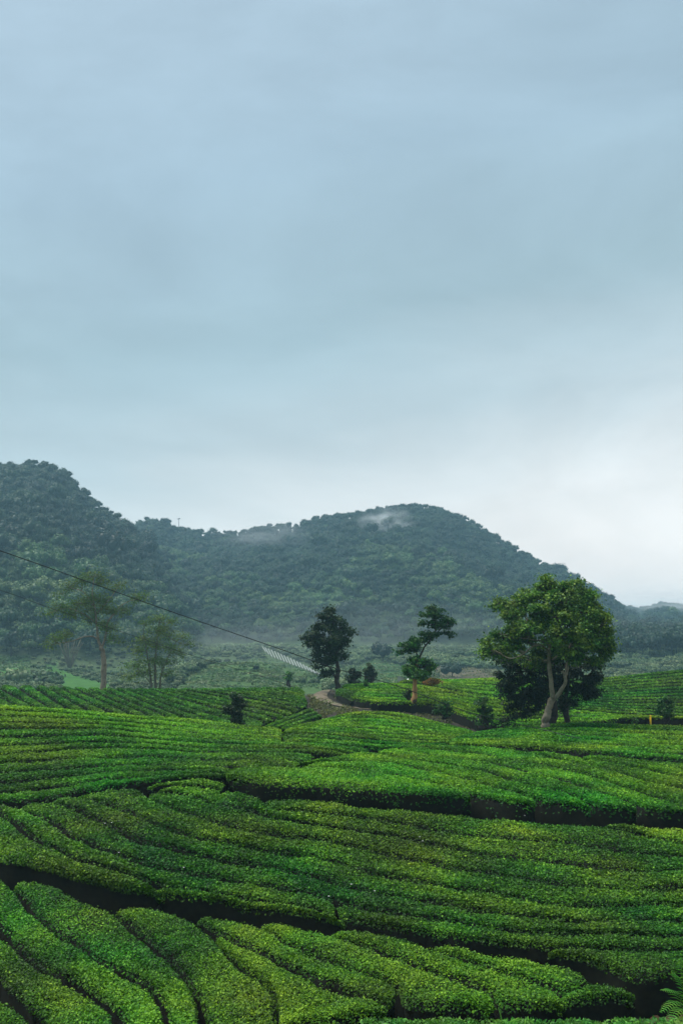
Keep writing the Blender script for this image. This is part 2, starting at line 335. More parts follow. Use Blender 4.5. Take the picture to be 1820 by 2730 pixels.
    Nn = np.tile([0, -.15, 1.0], (n, 1)) + wvn * side[:, None] * 1.2
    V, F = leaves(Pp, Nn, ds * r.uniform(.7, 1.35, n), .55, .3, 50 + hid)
    shoot = r.random(n) < .10
    # tint: per leaf, softer patches, darker edges and skirts: older leaves plus painted gap shade
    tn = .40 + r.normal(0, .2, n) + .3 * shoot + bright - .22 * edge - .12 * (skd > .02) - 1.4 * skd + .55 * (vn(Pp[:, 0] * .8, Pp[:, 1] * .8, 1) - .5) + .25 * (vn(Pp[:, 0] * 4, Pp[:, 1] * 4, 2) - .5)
    NLEAF += n
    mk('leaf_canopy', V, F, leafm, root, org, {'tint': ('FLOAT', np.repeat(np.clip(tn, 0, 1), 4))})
    return root
ORD = ['first', 'second', 'third', 'fourth', 'fifth', 'sixth', 'seventh', 'eighth', 'ninth', 'tenth', 'eleventh', 'twelfth', 'thirteenth', 'fourteenth', 'fifteenth',
       'sixteenth', 'seventeenth', 'eighteenth', 'nineteenth', 'twentieth'] + ['%d%s' % (k, {1: 'st', 2: 'nd', 3: 'rd'}.get(k % 10, 'th')) for k in range(21, 60)]

# ---- near field, below the sunken footpath (diagonal rows)
L0 = poly([(-150, 2560), (-60, 2660), (-10, 2730), (30, 2800)])
L1 = poly([(-60, 2560), (0, 2636), (23, 2667), (57, 2686), (96, 2705), (150, 2760)])
L2 = poly([(-60, 2420), (0, 2479), (23, 2502), (50, 2525), (103, 2571), (153, 2598), (207, 2628), (253, 2655), (283, 2674), (315, 2705), (340, 2770)])
L3a = poly([(-40, 2300), (34, 2361)])
L3 = poly([(34, 2361), (57, 2391), (96, 2430), (126, 2464), (165, 2495), (214, 2518), (245, 2544), (268, 2563), (325, 2594), (379, 2617), (406, 2640), (436, 2674), (450, 2720), (455, 2770)])
L3top = poly([(38, 2344), (115, 2349), (161, 2361), (214, 2395), (245, 2413), (285, 2416)])
L4 = poly([(299, 2418), (318, 2445), (344, 2464), (375, 2487), (406, 2518), (432, 2540), (459, 2563), (486, 2594), (513, 2629), (532, 2667), (540, 2705), (548, 2770)])
L4top = poly([(333, 2414), (478, 2422), (513, 2441)])
L5 = poly([(513, 2445), (536, 2460), (566, 2479), (600, 2498), (631, 2518), (677, 2540), (726, 2560), (765, 2575), (803, 2590), (837, 2609), (876, 2629), (918, 2640), (964, 2655), (1017, 2667), (1040, 2675)])
L4b = poly([(585, 2505), (612, 2535), (646, 2575), (680, 2604), (726, 2629), (749, 2655), (745, 2690), (735, 2770)])
L5top = poly([(535, 2441), (600, 2440), (670, 2460)])
L6 = poly([(688, 2464), (734, 2487), (772, 2514), (814, 2537), (868, 2556), (918, 2575), (971, 2594), (1021, 2606), (1059, 2621), (1078, 2636)])
L6top = poly([(692, 2452), (807, 2472), (868, 2481)])
L7 = poly([(868, 2479), (906, 2495), (944, 2510), (983, 2521), (1040, 2545), (1120, 2571), (1166, 2586), (1200, 2598), (1255, 2619), (1311, 2642), (1330, 2660)])
L7top = poly([(885, 2474), (960, 2476), (1075, 2495), (1135, 2522)])
L8 = poly([(1140, 2522), (1190, 2545), (1240, 2559), (1279, 2571), (1358, 2599), (1406, 2607), (1457, 2619), (1485, 2638), (1500, 2650)])
L8top = poly([(1155, 2517), (1200, 2520), (1271, 2540), (1378, 2555), (1477, 2567), (1540, 2575), (1585, 2597)])
L9 = poly([(1490, 2640), (1540, 2630), (1590, 2618), (1640, 2624), (1700, 2640)])
FRONT = poly([(735, 2745), (790, 2722), (900, 2716), (1005, 2708), (1036, 2690)])
FRONT2 = poly([(1050, 2668), (1120, 2678), (1200, 2682), (1307, 2684), (1421, 2686), (1457, 2676), (1508, 2668), (1568, 2666), (1706, 2650)])
gN = 'tea rows of the near slope below the footpath'
cat2 = lambda *a: np.vstack(a)
def near(up, lo, lab, **k): return hedge(FN, up, lo, TEA_N, lab, gN, gap=k.pop('gap', .11), height=.8, **k)
near(L1, L0 + [-60, 40], 'tea hedge in the bottom left corner, lowest row of the near slope', bright=.10)
near(L2, cat2([[-140, 2500]], L1), 'second tea hedge up from the bottom left corner, broad and yellowish green', bright=.06)
near(cat2(L3a, L3[:-1]), cat2([[-140, 2350]], L2), 'long tea hedge running diagonally from the left edge below the footpath corner', bright=.08)
near(cat2(L3top, L4), L3, 'tea hedge with a stepped rounded head, starting at the left end of the footpath', bright=.07)
near(cat2(L4top, L5[1:3], L4b), L4, 'tea hedge beside the deepest diagonal gap at lower left of centre', bright=.05)
near(cat2(L5[2:]), cat2(L4b, FRONT), 'yellowish wedge shaped tea hedge ending at the bare soil below the centre', bright=.12, drop_lo=.05)
near(cat2(L5top, L6, [[1040, 2668]]), L5, 'tea hedge left of centre that ends in a rounded tip above the bare soil', bright=.04)
near(cat2(L6top, L7, [[1325, 2684]]), cat2(L6, FRONT2[:4]), 'tea hedge under the middle of the footpath, reaching the dark front bank', bright=.03, drop_lo=.05)
near(cat2(L7top, L8, [[1500, 2672]]), cat2(L7, FRONT2[3:7]), 'tea hedge right of centre sloping down to the dark front bank', bright=.05, drop_lo=.05)
near(cat2(L8top), L8, 'tapering tea hedge with a light yellow end, uppermost below the footpath at right', bright=.08)
near(L9, FRONT2[5:], 'short tea hedge at the front bank near the bare brown soil and the fern', bright=.05, drop_lo=.05)
# small piece filling the lower left centre
near(poly([(322, 2716), (380, 2700), (430, 2716)]), poly([(300, 2790), (380, 2795), (440, 2790)]), 'low tea bush cut by the bottom edge at left', bright=.12)

# ---- near field, between the footpath and the dark bank
Bn = poly([(-60, 2152), (0, 2147), (69, 2141), (115, 2131), (191, 2120), (268, 2107), (344, 2095), (459, 2084), (536, 2074), (598, 2072)])
BK = poly([(590, 2098), (657, 2112), (726, 2126), (830, 2135), (918, 2143), (983, 2152), (1078, 2160), (1200, 2168), (1271, 2178), (1358, 2180), (1417, 2186), (1477, 2196), (1536, 2190), (1580, 2198), (1643, 2200), (1820, 2204), (1900, 2206)])
UU = poly([(-60, 2290), (0, 2292), (31, 2307), (77, 2305), (153, 2318), (230, 2338), (291, 2348), (344, 2364), (413, 2370), (497, 2384), (600, 2402), (715, 2424), (845, 2442), (944, 2454), (983, 2462), (1075, 2482), (1105, 2488), (1200, 2498), (1251, 2504), (1338, 2508), (1398, 2516), (1453, 2532), (1516, 2547), (1556, 2556), (1611, 2574), (1675, 2596), (1785, 2604), (1830, 2592), (1900, 2590)])
G1 = poly([(-60, 2140), (0, 2172), (23, 2187), (42, 2206), (65, 2221), (88, 2240), (122, 2252), (150, 2266), (184, 2288), (230, 2298), (300, 2318), (380, 2345), (450, 2365)])
G2 = poly([(50, 2149), (84, 2164), (126, 2175), (153, 2195), (180, 2218), (199, 2233), (245, 2244), (268, 2267), (291, 2275), (314, 2275), (344, 2286), (383, 2302), (421, 2313), (478, 2323), (560, 2340), (700, 2362), (790, 2375), (845, 2387), (925, 2407), (983, 2422), (1040, 2431), (1117, 2449), (1174, 2454), (1280, 2470), (1400, 2482), (1615, 2492), (1820, 2494), (1900, 2494)])
G2c = poly([(410, 2345), (440, 2350), (490, 2362), (600, 2388), (720, 2405), (820, 2425), (900, 2446)])
G3 = poly([(130, 2133), (165, 2145), (203, 2156), (230, 2168), (260, 2187), (291, 2202), (325, 2218), (356, 2233), (383, 2250), (432, 2256), (478, 2269), (536, 2279), (574, 2290), (600, 2296), (657, 2304), (715, 2315), (772, 2325), (830, 2340), (887, 2355), (937, 2363), (998, 2382), (1059, 2390), (1117, 2401), (1200, 2415), (1259, 2423), (1319, 2435), (1390, 2445), (1429, 2449), (1477, 2453), (1556, 2458), (1635, 2458), (1714, 2455), (1820, 2451), (1900, 2449)])
G4 = poly([(195, 2124), (249, 2131), (283, 2141), (314, 2154), (344, 2164), (379, 2175), (413, 2195), (459, 2214), (498, 2227), (555, 2237), (600, 2242), (657, 2252), (715, 2265), (772, 2273), (830, 2286), (876, 2294), (918, 2306), (964, 2317), (1021, 2332), (1078, 2340), (1136, 2353), (1200, 2367), (1251, 2373), (1319, 2381), (1378, 2393), (1421, 2403), (1485, 2413), (1556, 2413), (1635, 2413), (1694, 2411), (1754, 2407), (1820, 2405), (1900, 2402)])
G5 = poly([(380, 2122), (440, 2141), (459, 2149), (490, 2162), (513, 2172), (536, 2177), (559, 2185), (600, 2200), (638, 2210), (676, 2217), (715, 2227), (772, 2229), (814, 2233), (868, 2242), (918, 2252), (964, 2263), (1021, 2275), (1059, 2283), (1117, 2296), (1155, 2304), (1200, 2313), (1240, 2321), (1287, 2325), (1338, 2338), (1398, 2346), (1457, 2354), (1516, 2358), (1595, 2360), (1674, 2368), (1734, 2370), (1773, 2366), (1820, 2362), (1900, 2358)])
G6 = poly([(400, 2100), (436, 2108), (478, 2112), (509, 2120), (547, 2129), (574, 2143), (600, 2143), (650, 2153), (696, 2165), (710, 2180), (753, 2187), (791, 2194), (837, 2200), (906, 2214), (956, 2219), (1021, 2227), (1059, 2229), (1098, 2240), (1136, 2250), (1200, 2262), (1251, 2267), (1299, 2279), (1358, 2293), (1437, 2294), (1477, 2301), (1536, 2309), (1595, 2311), (1674, 2323), (1734, 2323), (1820, 2317), (1900, 2314)])
G7 = poly([(700, 2156), (772, 2162), (810, 2164), (868, 2172), (918, 2177), (983, 2183), (1059, 2195), (1098, 2206), (1155, 2208), (1200, 2216), (1247, 2226), (1319, 2228), (1378, 2236), (1421, 2243), (1450, 2238), (1500, 2240), (1544, 2251), (1595, 2257), (1635, 2267), (1714, 2275), (1754, 2279), (1820, 2285), (1900, 2288)])
G8 = poly([(1590, 2202), (1635, 2210), (1694, 2218), (1734, 2234), (1773, 2243), (1820, 2247), (1900, 2251)])
TT = poly([(440, 2092), (498, 2095), (555, 2097), (600, 2097)])
G9 = poly([(1450, 2534), (1600, 2530), (1765, 2534), (1820, 2534), (1900, 2534)])
gS = 'tea rows between the footpath and the dark bank'
def mid(up, lo, lab, **k): return hedge(FN, up, lo, TEA_N, lab, gS, gap=k.pop('gap', .10), height=.8, **k)
e_ = 1880
mid(G1[:-1], cut(UU, -60, 450), 'ragged tea hedge along the left end of the footpath, beside a dark hole', bright=.03, drop_lo=.04)
mid(cat2(cut(Bn, -55, 50), cut(G2, 50, 560)), cut(G1, -50, 450) if False else G1, 'tea hedge with a squared end above the dark hole at left', gap=.14, bright=.02)
mid(cut(G2, 425, 900), G2c, 'thin dark green tea hedge just above the left half of the footpath')
mid(cat2(G2c[:3] + [0, 6], G2c[3:] + [0, 4]), cut(UU, 415, 935), 'tea hedge overhanging the middle of the footpath', drop_lo=.06, bright=.02)
mid(cut(G2, 885, e_), cut(UU, 935, 1460) if False else cat2(cut(UU, 905, 1440), G9[1:-1]), 'broad dark tea hedge overhanging the right half of the footpath', drop_lo=.04)
mid(G9[:-1], cut(UU, 1453, e_), 'tea hedge at the right edge just above the fern and the bare soil', drop_lo=.05, bright=.03)
mid(cat2(cut(Bn, 52, 130), cut(G3, 130, e_)), cut(G2, 52, e_), 'long tea hedge curving from the left boundary, third up from the footpath', bright=-.02)
mid(cat2(cut(Bn, 132, 195), cut(G4, 195, e_)), cut(G3, 132, e_), 'long tea hedge with white blossom gap, fourth up from the footpath', bright=-.03)
mid(cat2(cut(Bn, 197, 380), cut(G5, 381, e_)), cut(G4, 197, e_), 'long bright headed tea hedge, fifth up from the footpath', bright=.0)
mid(cat2(cut(G6, 400, e_)), cut(G5, 382, e_), 'long tea hedge, sixth up from the footpath, notched below the bank tip', bright=-.01)
mid(cat2(cut(BK, 592, 700), cut(G7, 701, e_)), cut(G6, 560, e_), 'tea hedge, third down from the dark bank', bright=-.02)
mid(cat2(cut(BK, 700, 1590), cut(G8, 1591, e_)), cut(G7, 702, e_), 'tea hedge just below the dark bank', bright=.03)
mid(cut(BK, 1592, e_), cut(G8, 1593, e_), 'short tea hedge just below the right end of the dark bank', bright=.04)
mid(cat2(cut(Bn, 382, 598), [[612, 2078]]), cat2(TT[:1] - [55, -4], TT), 'bright thin tea hedge left of the bank tip', bright=.14, gap=.07)
mid(TT + [0, 2], cut(G6, 402, 590), 'bright yellowish tea hedge second below the boundary left of the bank tip', bright=.12, gap=.08)

# ---- middle left field
C0 = poly([(-60, 1872), (0, 1876), (150, 1885), (300, 1900), (500, 1912), (640, 1931), (700, 1938), (760, 1938), (850, 1923), (900, 1905), (950, 1895), (1000, 1893), (1060, 1897), (1120, 1910), (1180, 1928), (1240, 1945), (1290, 1958)])
MA = poly([(-60, 1942), (0, 1942), (150, 1941), (270, 1941), (330, 1945), (420, 1955), (500, 1966), (600, 1972), (700, 1976), (800, 1977), (850, 1978), (930, 1986), (1000, 1994)])
MB = poly([(-60, 2014), (0, 2010), (100, 2004), (200, 1995), (300, 1993), (400, 1996), (500, 2004), (620, 2006), (700, 2005), (850, 2006), (930, 2014)])
MC = poly([(-60, 2063), (0, 2061), (80, 2055), (180, 2047), (300, 2041), (380, 2037), (470, 2045), (600, 2044), (700, 2046), (790, 2046)])
MD = poly([(-60, 2146), (0, 2141), (69, 2135), (115, 2127), (191, 2114), (268, 2099), (344, 2088), (459, 2077), (536, 2068), (625, 2064)])
ME = poly([(700, 1950), (800, 1953), (850, 1956), (935, 1963), (1005, 1974), (1090, 1980), (1150, 1982), (1200, 1979)])
gM = 'tea rows of the sunlit left hillside'
def fam(field, a, b, n, leafm, lab, group, start=0, **k):
    Ls = between(a, b, n); gp = k.pop('gap', .14); br0 = k.pop('bright', 0.0); bs = k.pop('bslope', 0.0)
    for i in range(n):
        hedge(field, Ls[i], Ls[i + 1], leafm, lab.replace('#', ORD[start + i]), group, gap=gp, bright=br0 + bs * i + rng.normal(0, .03), **k)
fam(FM, cut(C0, -60, 758), cut(MA, -60, 758), 4, TEA_Y, '# yellow green tea row down from the crest of the left hillside', gM, 0, gap=.10, bright=.07, bslope=-.03)
fam(FM, cut(MA, -60, 1000), MB, 3, TEA_M, '# tea row down from the crest of the left hillside', gM, 4, gap=.11, bright=-.02, bslope=-.03)
fam(FM, MB[:-1], MC, 2, TEA_M, '# tea row down from the crest of the left hillside', gM, 7, gap=.15, bright=-.1)
fam(FM, cut(MC, -60, 625), MD, 3, TEA_M, '# tea row down from the crest of the left hillside, above its lower edge', gM, 9, gap=.13, bright=-.12)
fam(FM, cut(C0, 762, 1290), cat2(cut(ME, 740, 1200), [[1240, 1972], [1290, 1968]]), 8, TEA_Y, '# tea row down from the top of the rounded mound in the centre', 'tea rows on the central mound', 0, gap=.09, bright=.02, bslope=-.01)
fam(FM, cut(ME, 742, 1200) + [0, 1], cat2(cut(MA, 762, 1000), [[1100, 1994], [1190, 1986]]), 2, TEA_M, '# thin tea row along the foot of the central mound', 'tea rows on the central mound', 0, gap=.10, bright=-.02)

# ---- terrace right of the centre, above the dark bank
TE = poly([(596, 2056), (612, 2043), (654, 2041), (721, 2042), (769, 2039), (810, 2033), (865, 2023), (912, 2014), (964, 2007), (1027, 1994), (1075, 1988), (1123, 1984), (1219, 1985), (1314, 1993), (1416, 2000), (1479, 2006), (1543, 2011), (1639, 2019), (1734, 2025), (1820, 2032), (1900, 2038)])
TB = poly([(597, 2059), (640, 2070), (715, 2082), (772, 2084), (868, 2091), (950, 2099), (1040, 2103), (1120, 2113), (1200, 2120), (1280, 2120), (1334, 2131), (1398, 2139), (1437, 2134), (1516, 2142), (1576, 2147), (1619, 2152), (1690, 2155), (1714, 2152), (1785, 2160), (1820, 2160), (1900, 2164)])
t0 = poly([(1543, 2012), (1575, 2022), (1623, 2031), (1671, 2041), (1719, 2052), (1766, 2062), (1820, 2071), (1900, 2088)])
t1 = poly([(1400, 2001), (1454, 2016), (1511, 2028), (1559, 2038), (1607, 2047), (1671, 2063), (1703, 2073), (1750, 2084), (1820, 2100), (1900, 2120)])
t2 = poly([(1100, 1989), (1139, 1997), (1187, 2001), (1225, 2007), (1300, 2013), (1346, 2022), (1384, 2028), (1432, 2036), (1473, 2044), (1527, 2057), (1591, 2073), (1655, 2089), (1694, 2105), (1726, 2117), (1785, 2135), (1830, 2158)])
t3 = poly([(1060, 1991), (1130, 2010), (1230, 2023), (1273, 2028), (1320, 2036), (1370, 2048), (1437, 2064), (1485, 2073), (1544, 2091), (1576, 2101), (1615, 2113), (1674, 2137), (1702, 2151)])
t4 = poly([(1000, 2000), (1040, 2015), (1091, 2023), (1130, 2028), (1171, 2033), (1224, 2042), (1279, 2054), (1319, 2064), (1358, 2075), (1398, 2087), (1453, 2101), (1516, 2115), (1556, 2135), (1578, 2146)])
t5 = poly([(770, 2041), (810, 2036), (865, 2028), (964, 2029), (1028, 2033), (1069, 2039), (1107, 2049), (1155, 2057), (1200, 2067), (1259, 2079), (1290, 2090), (1340, 2104), (1400, 2120), (1437, 2134)])
t6 = poly([(790, 2044), (858, 2045), (900, 2044), (964, 2048), (1012, 2057), (1059, 2065), (1098, 2074), (1139, 2082), (1177, 2093), (1219, 2103), (1262, 2118)])
gT = 'tea rows of the terrace above the dark bank'
def ter(up, lo, lab, **k): return hedge(FT, up, lo, TEA_M, lab, gT, gap=k.pop('gap', .12), height=k.pop('height', .78), **k)
ter(cut(TE, 1545, 1890), cut(t0, 1545, 1890), 'tea row in the far right corner of the terrace, below the long dark ditch', bright=-.02)
ter(cut(TE, 1402, 1543), cut(t1, 1402, 1600), 'short tea row below the long dark ditch, right of the pale trunk', gap=.09)
ter(cut(t0, 1546, 1890), cut(t1, 1590, 1890), 'second tea row down from the right corner of the terrace', bright=-.02)
ter(cat2(cut(TE, 1110, 1400), cut(t1, 1401, 1890)), cat2(t2[:-1], cut(TB, 1832, 1890)), 'third tea row down from the right corner of the terrace, ending at the bank', bright=.0)
ter(cat2(cut(TE, 1070, 1100), cut(t2, 1101, 1820)), cat2(t3, cut(TB, 1704, 1825)), 'fourth tea row of the terrace, ending at the right part of the bank')
ter(cat2(cut(TE, 1010, 1060), cut(t3, 1061, 1698)), cat2(t4, cut(TB, 1582, 1700)), 'fifth tea row of the terrace, crossing it from the crest to the bank', bright=.02)
ter(cat2(cut(TE, 800, 1000), cut(t4, 1001, 1574)), cat2(t5, cut(TB, 1440, 1578)), 'sixth tea row of the terrace, bright green along the left crest', bright=.05, drop_lo=.03)
ter(cut(t5, 830, 1430), cat2(t6, cut(TB, 1265, 1432)), 'seventh tea row of the terrace, ending at the middle of the bank', bright=.05, drop_lo=.03)
ter(cat2(cut(TE, 597, 790), cut(t6, 791, 1258)), cut(TB, 598, 1262), 'broad bright tea row along the lip of the dark bank', bright=.07, drop_lo=.06, gap=.10)
# ---- strip with the big tree
T2B = poly([(1190, 1981), (1230, 1981), (1320, 1987), (1400, 1991), (1500, 1996), (1560, 2003), (1640, 2010), (1740, 2019), (1820, 2025), (1900, 2032)])
T2A = poly([(1190, 1972), (1240, 1958), (1320, 1942), (1420, 1934), (1500, 1925), (1600, 1927), (1700, 1930), (1820, 1934), (1900, 1938)])
fam(FT2, T2A, T2B, 7, TEA_M, '# tea row down in the strip where the big pale trunked tree stands', 'tea rows around the big tree', 0, gap=.10, bright=-.02, bslope=.012)

# ---- far left field, diagonal rows
S_ = poly([(-200, 1822), (-60, 1823), (90, 1825), (185, 1828), (300, 1831), (345, 1832), (385, 1832), (420, 1832), (546, 1832), (640, 1829), (720, 1828), (800, 1829)])
E_ = poly([(-60, 1885), (60, 1886), (190, 1893), (360, 1905), (500, 1916), (680, 1940), (711, 1921), (770, 1905), (826, 1876), (822, 1862), (815, 1850), (812, 1842)])
cnt = [3, 3, 3, 3, 2, 1, 2, 3, 3, 2, 2]; ll = []
for i, c in enumerate(cnt):
    for k in range(c): f = k / c; ll.append((S_[i] * (1 - f) + S_[i + 1] * f, E_[i] * (1 - f) + E_[i + 1] * f))
ll.append((S_[-1], E_[-1]))
def diag(s, e):
    m1 = s * .66 + e * .34 + [0, 2.0]; m2 = s * .33 + e * .67 + [0, 1.5]; return np.array([s, m1, m2, e])
for i in range(len(ll) - 1):
    hedge(F1, diag(*ll[i + 1]), diag(*ll[i]), TEA_F, ORD[i] + ' slanting tea row from the left in the shaded far left field', 'slanting tea rows of the far left field', gap=.13, bright=-.05 + rng.normal(0, .04))
fam(F1, poly([(690, 1939), (760, 1912), (832, 1882)]), poly([(762, 1939), (820, 1922), (862, 1905)]), 3, TEA_F, '# short tea row from the left beside the dirt path', 'short tea rows beside the dirt path', 0, gap=.12)
# ---- far right fields
F2T = poly([(905, 1823), (960, 1821), (1050, 1819), (1130, 1824), (1180, 1836), (1230, 1847), (1330, 1858), (1480, 1872)])
F2B = poly([(932, 1855), (957, 1864), (986, 1871), (1028, 1873), (1091, 1873), (1165, 1876), (1219, 1898), (1254, 1916), (1330, 1928), (1400, 1936), (1480, 1932)])
fam(F2, F2T, F2B, 7, TEA_Y, '# tea row from the back on the far terrace around the slender tree', 'tea rows of the far terrace', 0, gap=.13, bright=.02)
hedge(F2, poly([(893, 1832), (930, 1836), (960, 1846)]), poly([(893, 1842), (915, 1852), (940, 1858)]), TEA_F, 'dark tea hedge at the foot of the conical tree by the dirt path', 'tea rows of the far terrace', gap=.05, bright=-.25)
F3T = poly([(1060, 1814), (1110, 1812), (1185, 1811), (1260, 1809), (1330, 1805), (1480, 1801)])
F3B = poly([(1060, 1817), (1130, 1820), (1180, 1830), (1230, 1842), (1330, 1853), (1480, 1866)])
fam(F3, F3T, F3B, 5, TEA_Y, '# tea row down on the highest terrace left of the big tree', 'tea rows of the highest terrace', 0, gap=.15, bright=.02)
F4T = poly([(1440, 1812), (1560, 1808), (1610, 1806), (1650, 1803), (1700, 1795), (1750, 1790), (1820, 1783), (1900, 1776)])
F4B = poly([(1440, 1882), (1520, 1887), (1620, 1900), (1700, 1905), (1820, 1908), (1900, 1910)])
fam(F4, F4T, F4B, 14, TEA_F, '# tea row down from the top of the right hill', 'tea rows of the right hill', 0, gap=.2, bright=-.02)
F5T = poly([(1440, 1884), (1500, 1889), (1560, 1893), (1640, 1904), (1700, 1908), (1820, 1911), (1900, 1913)])
F5B = poly([(1440, 1930), (1560, 1927), (1610, 1921), (1650, 1914), (1700, 1912), (1820, 1915), (1900, 1917)])
fam(F5, F5T, F5B, 4, TEA_Y, '# yellow green tea row in the hollow below the right hill', 'tea rows of the hollow', 0, gap=.1, bright=.08)

# ------------------------------------------------------------------ far terrain
RA = poly([(-2500, 1500), (-900, 1230), (-400, 1180), (-150, 1190), (0, 1215), (30, 1225), (60, 1222), (95, 1213), (140, 1225), (180, 1250), (220, 1285), (260, 1320), (300, 1348), (350, 1385), (380, 1410), (430, 1470), (500, 1560), (560, 1640), (640, 1740), (760, 1800)])
RB = poly([(-400, 1560), (200, 1480), (340, 1400), (372, 1385), (405, 1374), (445, 1374), (470, 1395), (520, 1405), (590, 1403), (640, 1410), (690, 1395), (740, 1387), (790, 1390), (840, 1370), (900, 1362), (960, 1357), (1020, 1345), (1080, 1333), (1130, 1335), (1200, 1355), (1260, 1385), (1330, 1425), (1400, 1465), (1440, 1490), (1490, 1505), (1540, 1540), (1590, 1570), (1620, 1590), (1660, 1620), (1720, 1660), (1780, 1700), (1900, 1770), (2100, 1800)])
RC = poly([(1200, 1800), (1400, 1700), (1560, 1630), (1640, 1612), (1700, 1628), (1740, 1615), (1770, 1610), (1820, 1618), (1950, 1600), (2300, 1560), (4500, 1560)])
def ridge_z(Rp, u, d, th):
    px = W0 / 2 + u * FPX / math.cos(PITCH) * .98
    for _ in range(2):
        py = np.interp(px, Rp[:, 0], Rp[:, 1]); v = (H0 / 2 - py) / FPX
        px = W0 / 2 + u * FPX * (math.cos(PITCH) - math.sin(PITCH) * v)
    py = np.interp(px, Rp[:, 0], Rp[:, 1])
    return ray(px, py)[..., 2] * d - th, px
def bump(u, d, uc, dc, ru, rd, h): return h * np.exp(-((u - uc) / ru) ** 2 - ((d - dc) / rd) ** 2)
def px_u(px): return (px - W0 / 2) / FPX * 1.02
def zfar(x, y):
    y = np.maximum(np.asarray(y, float), 1.0); x = np.asarray(x, float); u = x / y; d = y
    zv = np.interp(d, [0, 130, 200, 260, 330, 420, 3500], [-7, -7.5, -7.5, -5.0, 1.0, 4, 6]) + 1.6 * (fbm(x / 40, y / 40, 2, 3) - .45)
    zv = zv + bump(u, d, px_u(650), 225, .075, 32, 4.2) + bump(u, d, px_u(1040), 200, .028, 22, 2.9) + bump(u, d, px_u(60), 240, .06, 30, 2.2)
    g = (np.abs(fbm(x / 75, y / 150, 0, 3) - .46) * 2)
    def hill(Rp, d0, dr, th, amp, back=.75):
        zr, px = ridge_z(Rp, u, dr, th); s = (d - d0) / (dr - d0)
        prof = np.where(s < 1, np.clip(s, 0, 1) ** .92, 1 - (s - 1) * back)
        zb = np.interp(d, [0, 130, 200, 260, 330, 420, 3500], [-7, -7.5, -7.5, -5.0, 1.0, 4, 6])
        z0 = -6 + 0 * zr
        return z0 + (zr - z0) * prof - amp * g * np.clip(s, 0, 1) * np.clip((1 - s) * 4, 0, 1) * 2.4
    z = np.maximum(zv, hill(RA, 250, 470, 6, 7)); z = np.maximum(z, hill(RB, 335, 640, 6, 9)); z = np.maximum(z, hill(RC, 330, 900, 6, 12, .5))
    return z
def hit(px, py, d0=130, d1=1500):
    r = ray(float(px), float(py)); ds = d0 * (d1 / d0) ** np.linspace(0, 1, 3000)
    z = zfar(r[0] * ds, ds); k = np.argmax(z >= r[2] * ds)
    return np.array([r[0] * ds[k], ds[k], z[k]])
# ground mesh: polar grid round the camera, near part interpolated from the field surfaces
def axis_angles():
    a = list(np.arange(-180, -40, 7.0)) + list(np.arange(-40, -24, 1.6)) + list(np.arange(-24, 24, .16)) + list(np.arange(24, 40, 1.6)) + list(np.arange(40, 181, 7.0))
    return np.radians(np.array(a))
AA = axis_angles(); NR = 430; RR = 1.2 * (3500 / 1.2) ** np.linspace(0, 1, NR)
ZS = np.zeros((len(AA), NR)); WS = np.zeros_like(ZS)
def seed(x, y, z, wgt=1.0):
    a = np.arctan2(x, y); r = np.hypot(x, y)
    i = np.clip(np.searchsorted((AA[1:] + AA[:-1]) / 2, a), 0, len(AA) - 1); j = np.clip(np.round(np.log(r / 1.2) / np.log(3500 / 1.2) * (NR - 1)).astype(int), 0, NR - 1)
    np.add.at(ZS, (i, j), np.asarray(z) * wgt); np.add.at(WS, (i, j), wgt)
K = np.concatenate(KNOWN); seed(K[:, 0], K[:, 1], K[:, 2])
# path, banks, hollows
def seed_px(pts, n=60, spread=3):
    pts = np.array(pts, float); q = smooth_line(pts, n)
    for o in (-spread, 0, spread): p = P3(q[:, 0] + o, q[:, 1], q[:, 2]); seed(p[:, 0], p[:, 1], p[:, 2], 40)
PATHC = [(878, 1838, 82), (850, 1852, 74), (868, 1866, 69), (900, 1882, 65), (950, 1891, 62), (1000, 1894, 61)]
seed_px(PATHC, 80, 6); seed_px([(845, 1858, 72), (862, 1880, 67), (880, 1900, 63)], 40, 8)
seed_px([(1040, 1897, 61), (1120, 1913, 60.5), (1200, 1938, 58.5), (1300, 1960, 55)], 80, 4)
far = RR > 128
GX = np.sin(AA)[:, None] * RR; GY = np.cos(AA)[:, None] * RR
front = np.cos(AA) > .3
ZF = zfar(GX, np.where(front[:, None], GY, 200.0)); ZF[~front] = -6 + 3 * fbm(GX[~front] / 60, GY[~front] / 60, 1, 3)
